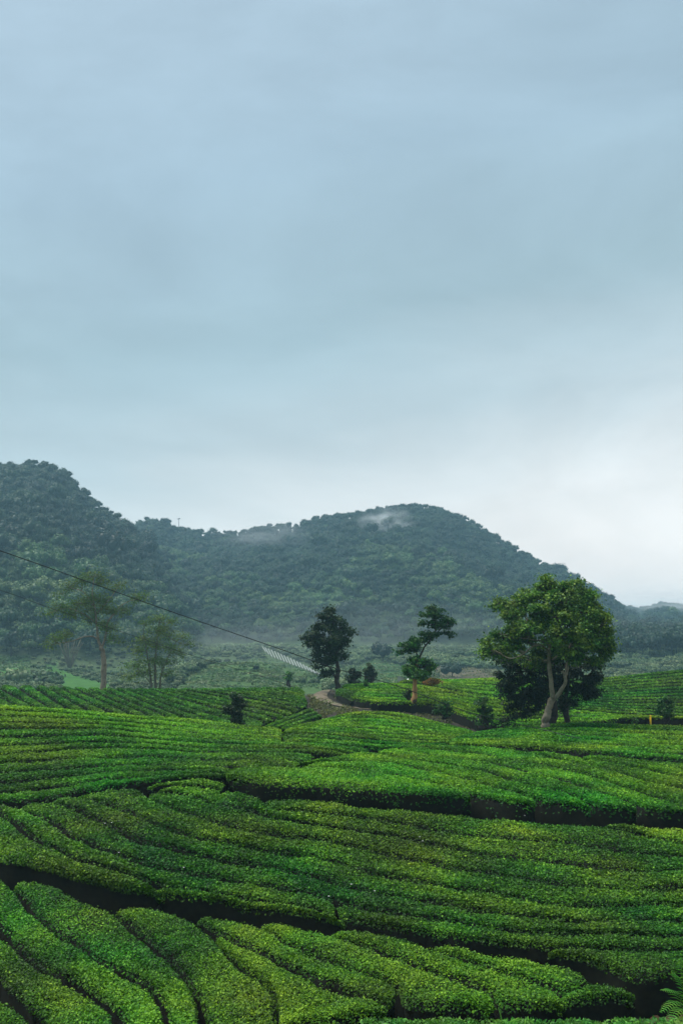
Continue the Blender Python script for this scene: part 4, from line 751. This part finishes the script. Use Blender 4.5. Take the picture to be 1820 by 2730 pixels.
# ---- forest: crown variants
def crown_mesh(name, leafm, seed_, w=3.0, h=6.5, n=230, ls=.95, conic=0.0):
    r = np.random.default_rng(seed_); nl = 15
    dirs = r.normal(0, 1, (nl, 3)); dirs /= np.linalg.norm(dirs, axis=1)[:, None]; dirs[:, 2] = np.abs(dirs[:, 2]) * 1.0 - .25
    cs = dirs * r.uniform(.5, .85, nl)[:, None] * [w, w, h * .36] + [0, 0, h * .62]; rad = r.uniform(.22, .5, nl) * w
    idx = r.integers(0, nl, n); q = r.normal(0, 1, (n, 3)); q /= np.linalg.norm(q, axis=1)[:, None]; q[:, 2] = np.where(q[:, 2] < -.3, -q[:, 2], q[:, 2])
    P = cs[idx] + q * rad[idx][:, None] * r.uniform(.75, 1.35, n)[:, None]
    V, F = leaves(P, q * 1.2, ls * r.uniform(.7, 1.3, n), .4, .42, seed_ + 1)
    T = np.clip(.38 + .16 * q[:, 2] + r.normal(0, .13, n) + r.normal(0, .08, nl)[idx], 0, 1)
    # inner solid lobes so that crowns do not show through
    G = Geo(); G.add(V, F, np.repeat(T, 4))
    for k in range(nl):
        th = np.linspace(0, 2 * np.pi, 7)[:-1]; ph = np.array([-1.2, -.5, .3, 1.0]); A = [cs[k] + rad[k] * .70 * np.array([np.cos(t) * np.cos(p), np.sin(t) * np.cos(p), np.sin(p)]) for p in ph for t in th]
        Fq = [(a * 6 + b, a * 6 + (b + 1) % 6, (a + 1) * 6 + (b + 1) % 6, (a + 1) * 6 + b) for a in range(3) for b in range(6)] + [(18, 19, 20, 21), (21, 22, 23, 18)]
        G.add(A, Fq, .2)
    G.add(*tube(np.array([[0, 0, -1.5], [0, 0, h * .35], [0, 0, h * .6]]), [.22, .18, .1], 5), .0)
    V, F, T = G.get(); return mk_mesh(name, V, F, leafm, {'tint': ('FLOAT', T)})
def variants(name, leafm, s0, nv=6, **k):
    col = bpy.data.collections.new(name); ms = []
    for i in range(nv):
        r = np.random.default_rng(s0 + i); me = crown_mesh(name, leafm, s0 + i * 7, w=k.get('w', 3.0) * r.uniform(.65, 1.3), h=k.get('h', 6.5) * r.uniform(.7, 1.35), n=k.get('n', 560), ls=k.get('ls', .52)); ms.append(me)
        o = bpy.data.objects.new(name, me); col.objects.link(o)
    return col, ms
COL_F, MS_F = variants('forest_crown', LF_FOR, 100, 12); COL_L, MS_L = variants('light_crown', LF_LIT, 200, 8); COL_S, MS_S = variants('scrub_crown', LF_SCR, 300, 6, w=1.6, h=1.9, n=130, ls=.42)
def scatter(name, P, scl, col, label, seed_=0):
    n = len(P); r = np.random.default_rng(seed_)
    me = bpy.data.meshes.new(name); me.vertices.add(n); me.vertices.foreach_set('co', np.asarray(P, np.float32).ravel())
    for an, v in (('scl', scl), ('rot', r.random(n) * 6.28)):
        a = me.attributes.new(an, 'FLOAT', 'POINT'); a.data.foreach_set('value', np.asarray(v, np.float32))
    a = me.attributes.new('pick', 'INT', 'POINT'); a.data.foreach_set('value', r.integers(0, len(col.objects), n).astype(np.int32))
    o = bpy.data.objects.new(name, me); C.objects.link(o); tag(o, label, kind='stuff')
    ng = bpy.data.node_groups.new(name, 'GeometryNodeTree')
    ng.interface.new_socket('Geometry', in_out='INPUT', socket_type='NodeSocketGeometry'); ng.interface.new_socket('Geometry', in_out='OUTPUT', socket_type='NodeSocketGeometry')
    gi = ng.nodes.new('NodeGroupInput'); go = ng.nodes.new('NodeGroupOutput'); ip = ng.nodes.new('GeometryNodeInstanceOnPoints'); ci = ng.nodes.new('GeometryNodeCollectionInfo')
    ci.inputs['Collection'].default_value = col; ci.inputs['Separate Children'].default_value = True; ci.inputs['Reset Children'].default_value = True
    def na(nm, ty='FLOAT'):
        q = ng.nodes.new('GeometryNodeInputNamedAttribute'); q.data_type = ty; q.inputs['Name'].default_value = nm; return q
    rot = ng.nodes.new('ShaderNodeCombineXYZ'); ng.links.new(na('rot').outputs['Attribute'], rot.inputs['Z'])
    e2 = ng.nodes.new('FunctionNodeEulerToRotation'); ng.links.new(rot.outputs[0], e2.inputs[0])
    ng.links.new(gi.outputs[0], ip.inputs['Points']); ng.links.new(ci.outputs[0], ip.inputs['Instance']); ip.inputs['Pick Instance'].default_value = True
    ng.links.new(na('pick', 'INT').outputs['Attribute'], ip.inputs['Instance Index'])
    ng.links.new(e2.outputs[0], ip.inputs['Rotation']); ng.links.new(na('scl').outputs['Attribute'], ip.inputs['Scale']); ng.links.new(ip.outputs[0], go.inputs[0])
    md = o.modifiers.new('scatter', 'NODES'); md.node_group = ng; return o
def jitter_grid(x0, x1, y0, y1, sp, seed_):
    r = np.random.default_rng(seed_); X, Y = np.meshgrid(np.arange(x0, x1, sp), np.arange(y0, y1, sp)); X = X + r.uniform(-.45, .45, X.shape) * sp; Y = Y + r.uniform(-.45, .45, Y.shape) * sp
    return X.ravel(), Y.ravel(), r
def in_view(x, y, m=.40): return (np.abs(x / y) < m)
X, Y, r = jitter_grid(-330, 330, 235, 700, 3.7, 5); k = in_view(X, Y); X, Y = X[k], Y[k]; Z = zfar(X, Y)
zb = np.interp(Y, [235, 300, 330, 420, 3500], [-5, -1.0, 1, 4, 6]); PX, PY = to_px(X, Y, Z)
on = (Z > zb + 1.5) & (PY < 1745)
for _, _, pg in ZONES: on &= ~inpoly(PX, PY, pg)
STRIPE = [(684, 1717), (860, 1790), (866, 1812), (735, 1765), (705, 1752)]
on &= ~inpoly(PX, PY, STRIPE)
X, Y, Z, PX, PY = X[on], Y[on], Z[on], PX[on], PY[on]
up = Z / Y; shown = np.ones(len(X), bool)
# keep only the near sides of the ridges (and a little beyond the crest)
for dd in (30, 60): shown &= ~(zfar(X * (1 - dd / Y), Y - dd) / (Y - dd) > up + .045)
X, Y, Z, PX, PY = X[shown], Y[shown], Z[shown], PX[shown], PY[shown]
lightp = fbm(X / 38, Y / 55, 3, 3) + np.clip((PY - 1480) / 750, -.10, .28) + r.normal(0, .045, len(X)); isl = lightp > .58
scl = (.45 + .75 * r.random(len(X)) ** 1.8) * np.interp(PY, [1200, 1700], [.98, .82]); big = r.random(len(X)) < .05; scl[big] *= 1.5
sky_ = np.abs(PY - np.minimum(np.interp(PX, RA[:, 0], RA[:, 1]), np.interp(PX, RB[:, 0], RB[:, 1])) - 6 / Y * FPX); scl = np.where(sky_ < 30, np.minimum(scl, .72 + .1 * r.random(len(X))), scl)
# individuals: skyline trees first, then the largest in view
sky_d = np.minimum(np.abs(PY - np.minimum(np.interp(PX, RA[:, 0], RA[:, 1]), np.interp(PX, RB[:, 0], RB[:, 1])) - 6 / Y * FPX), 400)
infr = (PX > -10) & (PX < 1830)
cand = np.where(infr & (sky_d < 9))[0]; r.shuffle(cand); cand = cand[:110]
rest = np.setdiff1d(np.where(infr)[0], cand); size = scl[rest] / Y[rest]; size = size * (Y[rest] < 420); rest = rest[np.argsort(-size)][:110]
ind = np.r_[cand, rest]; isind = np.zeros(len(X), bool); isind[ind] = True
SKY_T = {}
for k in ind:
    skyl = k in set(cand[:1]) or sky_d[k] < 9 and k in cand
    me = (MS_L if (isl[k] and not skyl) else MS_F)[int(r.integers(0, 5))]
    o = bpy.data.objects.new('forest_tree', me); C.objects.link(o); o.location = (X[k], Y[k], Z[k]); s = (min(scl[k], .85) * r.uniform(.7, 1.15) if skyl else scl[k] * 1.1); o.scale = (s * r.uniform(.85, 1.1), s, s * r.uniform(.9, 1.2)); o.rotation_euler = (0, 0, r.random() * 6.28)
    if skyl:
        if PX[k] < 360: lb, gr = 'dark tree on the skyline of the steep left hill', 'trees on the skyline of the left hill'
        elif PX[k] < 700: lb, gr = 'dark tree on the skyline of the saddle between the two hills', 'trees on the skyline saddle'
        elif PX[k] < 1230: lb, gr = 'dark tree on the rounded summit line of the central hill', 'trees on the central summit line'
        else: lb, gr = 'dark tree on the descending right shoulder of the central hill', 'trees on the right shoulder'
    elif isl[k]: lb, gr = 'lighter green tree on the lower edge of the forested slopes', 'lighter trees at the forest edge'
    else: lb, gr = 'dark broadleaf tree on the lower edge of the forested slopes', 'dark trees at the forest edge'
    tag(o, lb, 'tree', gr)
    if skyl: SKY_T.setdefault(lb, []).append((PX[k], o))
for lb, lst in SKY_T.items():
    for i, (_, o) in enumerate(sorted(lst, key=lambda q: q[0])): o['label'] = (ORD[i] if i < len(ORD) else '%dth' % (i + 1)) + ' ' + lb.replace('dark tree', 'dark tree from the left')
st = ~isind
a_ = st & ~isl; b_ = st & isl
scatter('forest', np.stack([X, Y, Z], -1)[a_], scl[a_], COL_F, 'dense dark forest covering the near hills', 1)
scatter('light_forest', np.stack([X, Y, Z], -1)[b_], scl[b_], COL_L, 'lighter yellowish patches of forest on the hill flanks', 2)
# far right hill forest
X, Y, r = jitter_grid(40, 420, 300, 960, 5.2, 6); k = (X / Y > .12) & (X / Y < .42); X, Y = X[k], Y[k]; Z = zfar(X, Y); qx, qy = to_px(X, Y, Z); k = (qx > 1480) & (qy < 1798); X, Y, Z = X[k], Y[k], Z[k]
scatter('far_forest', np.stack([X, Y, Z], -1), r.uniform(.6, 1.3, len(X)), COL_F, 'forest on the hazy far right slope and valley side', 3)
# scrub on the valley floor and hill foot
X, Y, r = jitter_grid(-120, 130, 132, 345, 1.9, 8); k = in_view(X, Y, .36); X, Y = X[k], Y[k]; Z = zfar(X, Y); PX, PY = to_px(X, Y, Z); on = (PY < 1845) & (PY > 1600)
jx = 46 * (fbm(X / 9, Y / 9, 0, 3) - .47); jy = 16 * (fbm(X / 9, Y / 9, 2, 3) - .47)
for _, _, pg in ZONES: on &= ~inpoly(PX + jx, PY + jy, pg)
on &= ~inpoly(PX, PY, STRIPE) & (fbm(X / 16, Y / 16, 1, 3) > .30)
scatter('scrub', np.stack([X, Y, Z - .3], -1)[on], (r.uniform(.3, .95, len(X)) * np.where(PX < 470, .62, 1))[on], COL_S, 'grey green scrub on the valley floor and hill foot', 4)
# single valley trees
VT = [(30, 1752, 1.25, 'F'), (118, 1724, 1.1, 'F'), (135, 1690, 1.2, 'F'), (240, 1745, 1.3, 'F'), (85, 1735, .9, 'F'), (45, 1822, .8, 'S'), (100, 1826, .9, 'S'), (135, 1820, .8, 'S'), (452, 1830, .4, 'F'), (632, 1760, .33, 'F'), (684, 1789, .30, 'F'), (838, 1824, .3, 'S'), (800, 1824, .35, 'S'),
      (1020, 1765, 1.0, 'F'), (1205, 1806, .8, 'F'), (912, 1775, .6, 'F'), (862, 1822, .4, 'F'), (545, 1775, .28, 'S'), (600, 1700, .9, 'L'), (330, 1650, 1.1, 'L'), (1180, 1700, 1.0, 'L')]
VL = ['dark rounded tree at the left edge of the valley', 'dark tree above the left green field', 'dark broad tree on the slope above the left green field', 'very dark tree behind the bare trunk of the tall sparse tree', 'dark tree just above the green field at left',
      'olive bush in front of the left green field', 'olive bush right of the left green field', 'olive bush beside the green band in the valley', 'dark narrow bush at the left foot of the meadow', 'lone small bush on the upper left of the meadow', 'lone small bush in the middle of the meadow',
      'grey green bush at the lower end of the white strips', 'grey green bush left of the lower end of the white strips', 'dark bluish tree behind the small tea hill', 'upright bluish tree on the ploughed field', 'small dark tree behind the conical tree', 'dark bush at the foot of the white strips', 'grey bush on the upper edge of the meadow',
      'lighter tree on the slope above the meadow', 'lighter tree behind the crown of the tall sparse tree', 'lighter tree on the slope behind the leaning dark crown']
for (px, py, s, kd), lb in zip(VT, VL):
    p = hit(px, py); me = {'F': MS_F, 'S': MS_S, 'L': MS_L}[kd][(px + py) % 5]; nm = {'F': 'valley_tree', 'S': 'valley_bush', 'L': 'slope_tree'}[kd]
    o = bpy.data.objects.new(nm, me); C.objects.link(o); o.location = p - np.array([0, 0, 1.7 * s]); k = 2.2 if kd == 'S' else 1; o.scale = (s * k, s * k, s * k * 1.05); o.rotation_euler = (0, 0, px); tag(o, lb, 'bush' if 'bush' in lb else 'tree')
# white mulch strips
r = np.random.default_rng(4); NS = 20
for i in range(NS):
    f = i / (NS - 1); a = np.array([690 + 160 * f, 1721 + 76 * f - 4 * math.sin(f * 3)]); b = a + np.array([11 - 4 * f, np.interp(f, [0, .15, .5, 1], [11, 22, 19, 7])])
    c = b
    pts = [hit(*(a * (1 - t) + c * t)) + [0, 0, .15] for t in np.linspace(0, 1, 7)]; pts = smooth_line(pts, 12)
    V, F = tube(pts, np.full(12, .17), 6); V[:, 2] = V[:, 2]
    o = mk('mulch_strip', V, F, PLASTIC, org=pts[0]); tag(o, ORD[i] + ' white plastic covered bed from the upper left end of the row above the meadow', 'mulch strip', 'white plastic mulch strips in a row')
# post, tarp, mast
p = pt(1733, 1929, 51.5); root = tag(empty('marker_post', p), 'short yellow marker post in front of the dark bank at right', 'post')
q = np.array([p + [0, 0, -.25], p + [0, 0, .1], p + [.01, 0, .36]]); mk('post_shaft', *tube(q, [.045, .045, .045], 8), YEL, root, p); mk('post_cap', *tube(np.array([p + [.01, 0, .365], p + [.01, 0, .39], p + [.01, 0, .41]]), [.055, .055, .03], 8), YEL, root, p)
p = pt(1074, 1812, 100); g = np.linspace(0, 1, 6); V = np.array([[p[0] + (a - .5) * 1.1, p[1] + b * .5, p[2] + .22 * math.sin(3 * a + 1) * math.cos(4 * b) + .1 - .2 * b] for a in g for b in g]); i = np.arange(5)[:, None] * 6; j = np.arange(5)[None]
tag(mk('tarpaulin', V, np.stack([i + j, i + 6 + j, i + 7 + j, i + j + 1], -1).reshape(-1, 4), WHITE, org=p), 'small white tarpaulin glimpsed on the field edge left of the slender tree', 'tarpaulin')
p = hit(477, 1425, 300); root = tag(empty('antenna_mast', p), 'thin mast with a small head on the skyline saddle', 'mast')
top = pt(477, 1381, p[1]); mk('mast_pole', *tube(np.array([p - [0, 0, 1], (p + top) / 2, top]), [.25, .2, .15], 6), METAL, root, p); mk('mast_head', *tube(np.array([top + [-.9, 0, -.6], top + [0, 0, -.5], top + [.9, 0, -.2]]), [.35, .35, .35], 6), METAL, root, p)
# bare tree on the left ridge
p = hit(205, 1300, 250); W = Geo(); r = np.random.default_rng(3)
for k in range(34):
    a = r.uniform(-1.1, 1.1); h = r.uniform(3.5, 6.5); x = math.sin(a) * h * .7; W.add(*tube(smooth_line([p, p + [x * .35, r.normal(0, .5), h * .6], p + [x, r.normal(0, 1), 2 + h]], 6), np.linspace(.12, .05, 6), 4))
V, F, _ = W.get(); tag(mk('bare_tree', V, F, BARK_M, org=p), 'leafless twiggy tree on the skyline of the left hill', 'tree')
# cables
def cable(pts, rad, label):
    q = smooth_line([pt(*a) for a in pts], 90); o = mk('power_cable', *tube(q, np.full(90, rad), 6), CABLE, org=q[0], smooth=True); tag(o, label, 'cable')
cable([(-420, 1335, 29), (0, 1468, 34), (464, 1633, 39), (743, 1729, 42), (894, 1782, 43.5), (1056, 1828, 45), (1254, 1900, 46), (1428, 1941, 47), (1560, 1972, 44)], .016, 'black cable sagging from the upper left down across the tea fields')
cable([(-420, 1440, 52), (0, 1573, 60), (130, 1619, 62), (395, 1708, 66), (514, 1748, 68), (620, 1780, 70), (691, 1801, 71), (760, 1824, 72), (800, 1838, 73)], .016, 'thin dark cable sagging behind the sparse trees at left, lower of the two')
# ferns and weeds at the bottom
def fern(base, d, fronds, label, seed_):
    r = np.random.default_rng(seed_); B = pt(*base, d); root = tag(empty('fern', B), label, 'fern')
    for (tx, ty, td, w) in fronds:
        E = pt(tx, ty, td); mid_ = (B + E) / 2 + [0, 0, .22 * np.linalg.norm(E - B)]; q = smooth_line([B, mid_, E], 40); G = Geo(); G.add(*tube(q, np.linspace(.008, .002, 40), 4), .3)
        tg = np.gradient(q, axis=0); tg /= np.linalg.norm(tg, axis=1)[:, None]; sd_ = np.cross(tg, [0, 0, 1.0]); sd_ /= np.linalg.norm(sd_, axis=1)[:, None] + 1e-6
        for i in range(4, 40, 2):
            f = (i - 4) / 35; l = w * math.sin(math.pi * min(1, (1 - f) * .62 + .02)) ** .8 * (1 - .1 * r.random())
            for s in (-1, 1):
                a = q[i]; dr = sd_[i] * s + tg[i] * .45 + np.array([0, 0, -.12]); dr /= np.linalg.norm(dr); wv_ = tg[i] * .0085 + [0, 0, 0]
                m_ = a + dr * l * .5 + [0, 0, .01]; e = a + dr * l - [0, 0, l * .12]
                G.add([a - wv_ * .7, m_ - wv_, m_ + wv_, a + wv_ * .7], [[0, 1, 2, 3]], .45 + .3 * r.random()); G.add([m_ - wv_, e - wv_ * .15, e + wv_ * .15, m_ + wv_], [[0, 1, 2, 3]], .5 + .35 * r.random())
        V, F, T = G.get(); mk('frond', V, F, FERN, root, B, {'tint': ('FLOAT', T)})
fern((1850, 2745, 13.6) [:2], 13.6, [(1790, 2590, 13.5, .16), (1762, 2640, 13.2, .17), (1758, 2700, 12.9, .15), (1812, 2560, 13.0, .15), (1775, 2735, 12.8, .15)], 'large bright fern in the lower right corner', 61)
fern((1345, 2790), 12.6, [(1328, 2688, 12.6, .12), (1380, 2715, 12.4, .13), (1300, 2735, 12.4, .12), (1410, 2745, 12.3, .12)], 'bright fern cut by the bottom edge right of centre', 62)
fern((1620, 2800), 12.4, [(1600, 2726, 12.4, .13), (1650, 2732, 12.3, .13), (1570, 2745, 12.2, .12)], 'low fern tips at the bottom edge between the other ferns', 63)
# weeds along the bottom edge
r = np.random.default_rng(77); n = 3800; px = r.uniform(960, 1900, n); py = 2712 + 40 * r.random(n) ** .8 + 14 * (1 - fbm(px / 60, px * 0, 1, 2) * 2); P = P3(px, py, np.full(n, 14.4) - (py - 2708) * .012)
zg = np.array([ground_z(a, b) for a, b in P[:, :2]]); P[:, 2] = np.minimum(P[:, 2], zg + .45)
V, F = leaves(P, np.tile([0, -.2, .6], (n, 1)), .06 * r.uniform(.6, 1.5, n), .8, .25, 3); tag(mk('weeds', V, F, FERN, attrs={'tint': ('FLOAT', np.repeat(np.clip(r.normal(.25, .2, n), 0, 1), 4))}), 'low weeds along the foot of the slope at the bottom edge', kind='stuff')
# tea blossoms (white specks)
r = np.random.default_rng(9)
for (px, py) in [(280, 2199), (298, 2197), (490, 2317), (936, 2362), (998, 2380), (876, 2394), (853, 2156), (1118, 2235), (1126, 2246), (317, 2277), (1398, 2178), (1181, 2293)]:
    p = pt(px, py, float(FN(np.array([px]), np.array([py]))[0]) - .1); p[2] += .03; G = Geo()
    for k in range(5):
        a = k * 1.2566; t = np.array([math.cos(a), math.sin(a), .5]) * .022; s_ = np.array([-math.sin(a), math.cos(a), 0]) * .010; G.add([p, p + t * .6 + s_, p + t, p + t * .6 - s_], [[0, 1, 2, 3]])
    V, F, _ = G.get(); tag(mk('tea_blossom', V, F, WHITE, org=p), 'tiny white tea blossom on the near tea rows', 'flower', 'tea blossoms on the near rows')

def field_grass(name, pg, n, size, col, label, seed_):
    r = np.random.default_rng(seed_); pg = np.array(pg, float); lo = pg.min(0); hi = pg.max(0); px = r.uniform(lo[0], hi[0], n * 3); py = r.uniform(lo[1], min(hi[1], 1836), n * 3)
    k = inpoly(px, py, pg) & (fbm(px / 30, py / 2.6 + px / 60, 1, 3) + .12 * r.random(len(px)) > .50); px, py = px[k][:n], py[k][:n]; P = hitg(px, py, 135, 340, 700); P[:, 2] += .1
    V, F = leaves(P, np.tile([0, -.5, .8], (len(P), 1)), size * r.uniform(.5, 1.5, len(P)), .5, .22, seed_); tag(mk(name, V, F, col, attrs={'tint': ('FLOAT', np.repeat(np.clip(r.normal(.4, .25, len(P)), 0, 1), 4))}), label, kind='stuff')
FGR = leaf_mat('field_grass', (.025, .06, .016), (.065, .135, .035), (.13, .20, .06), patch=(.05, .2))
field_grass('meadow_grass', ZONES[0][2], 9000, .75, FGR, 'streaky grass and crop lines on the meadow', 301)
field_grass('field_crop', ZONES[1][2][1:4] + [(0, 1800), (0, 1750)], 2500, .75, FGR, 'low crop on the small left field', 302)
field_grass('tea_hill_rows', ZONES[3][2], 5000, .7, FGR, 'clipped bushes on the small hill behind the far terrace', 303)
field_grass('stubble', ZONES[4][2], 2500, .6, GRASS, 'dry stubble on the ploughed field', 304)

# ------------------------------------------------------------------ air
def volbox(name, x0, x1, y0, y1, z0, z1, label, density, color):
    V = [(x, y, z) for x in (x0, x1) for y in (y0, y1) for z in (z0, z1)]; F = [(0, 1, 3, 2), (4, 6, 7, 5), (0, 4, 5, 1), (2, 3, 7, 6), (0, 2, 6, 4), (1, 5, 7, 3)]
    m, t, o = mat(name); v = t.nodes.new('ShaderNodeVolumePrincipled'); v.inputs['Density'].default_value = density; v.inputs['Color'].default_value = (*color, 1); v.inputs['Anisotropy'].default_value = .2
    t.links.new(v.outputs[0], o.inputs['Volume']); b = mk(name, V, F, m); return tag(b, label, kind='stuff')
volbox('haze', -3600, 3600, -3600, 3600, float(ZG.min()) - 1, float(ZG.max()) + 12, 'thin bluish haze over the valley', .00043, (.42, .74, .92))
print('LEAVES', NLEAF, 'HEDGES', hid, 'zmax', ZG.max(), 'forest', len(X))
def mist(px, py, d, rx, ry, rz, dens, label, seed_):
    p = pt(px, py, d); G = Geo(); th = np.linspace(0, 2 * np.pi, 17)[:-1]; ph = np.linspace(-1.5, 1.5, 9)
    V = [[rx * np.cos(t) * np.cos(q), ry * np.sin(t) * np.cos(q), rz * np.sin(q)] for q in ph for t in th]; F = [(a * 16 + b, a * 16 + (b + 1) % 16, (a + 1) * 16 + (b + 1) % 16, (a + 1) * 16 + b) for a in range(8) for b in range(16)]
    m, t, o = mat('mist'); K = t.links; tc = t.nodes.new('ShaderNodeTexCoord'); mp = t.nodes.new('ShaderNodeMapping'); mp.inputs['Scale'].default_value = (1 / rx, 1 / ry, 1 / rz); K.new(tc.outputs['Object'], mp.inputs[0])
    ln = t.nodes.new('ShaderNodeVectorMath'); ln.operation = 'LENGTH'; K.new(mp.outputs[0], ln.inputs[0]); mr = t.nodes.new('ShaderNodeMapRange'); mr.inputs['From Min'].default_value = 1; mr.inputs['From Max'].default_value = 0; mr.interpolation_type = 'SMOOTHSTEP'
    K.new(ln.outputs['Value'], mr.inputs['Value']); nz_ = t.nodes.new('ShaderNodeTexNoise'); nz_.inputs['Scale'].default_value = 2.6; nz_.inputs['Detail'].default_value = 4; ad = t.nodes.new('ShaderNodeVectorMath'); ad.inputs[1].default_value = (seed_, 0, 0); K.new(mp.outputs[0], ad.inputs[0]); K.new(ad.outputs[0], nz_.inputs['Vector'])
    m2 = t.nodes.new('ShaderNodeMapRange'); m2.inputs['From Min'].default_value = .42; m2.inputs['From Max'].default_value = .72; K.new(nz_.outputs['Fac'], m2.inputs['Value'])
    mu = t.nodes.new('ShaderNodeMath'); mu.operation = 'MULTIPLY'; K.new(mr.outputs[0], mu.inputs[0]); K.new(m2.outputs[0], mu.inputs[1]); m3 = t.nodes.new('ShaderNodeMath'); m3.operation = 'MULTIPLY'; m3.inputs[1].default_value = dens; K.new(mu.outputs[0], m3.inputs[0])
    v = t.nodes.new('ShaderNodeVolumePrincipled'); v.inputs['Color'].default_value = (.95, .97, 1, 1); K.new(m3.outputs[0], v.inputs['Density']); K.new(v.outputs[0], o.inputs['Volume'])
    ob = mk('mist', V, F, m); ob.location = p; return tag(ob, label, kind='stuff')
mist(1030, 1392, 562, 21, 12, 11, .15, 'small white wisp of cloud below the central summit', 1.3)
mist(700, 1425, 575, 38, 18, 12, .035, 'faint wisp of mist along the left part of the central ridge', 4.1)
mist(1760, 1612, 760, 95, 40, 16, .035, 'low cloud hiding the end of the far right ridge', 7.7)
mist(1100, 1720, 345, 150, 60, 20, .006, 'pale mist lying along the foot of the central hill', 9.2)
mist(350, 1760, 270, 110, 40, 13, .005, 'pale mist over the left part of the valley', 2.2)
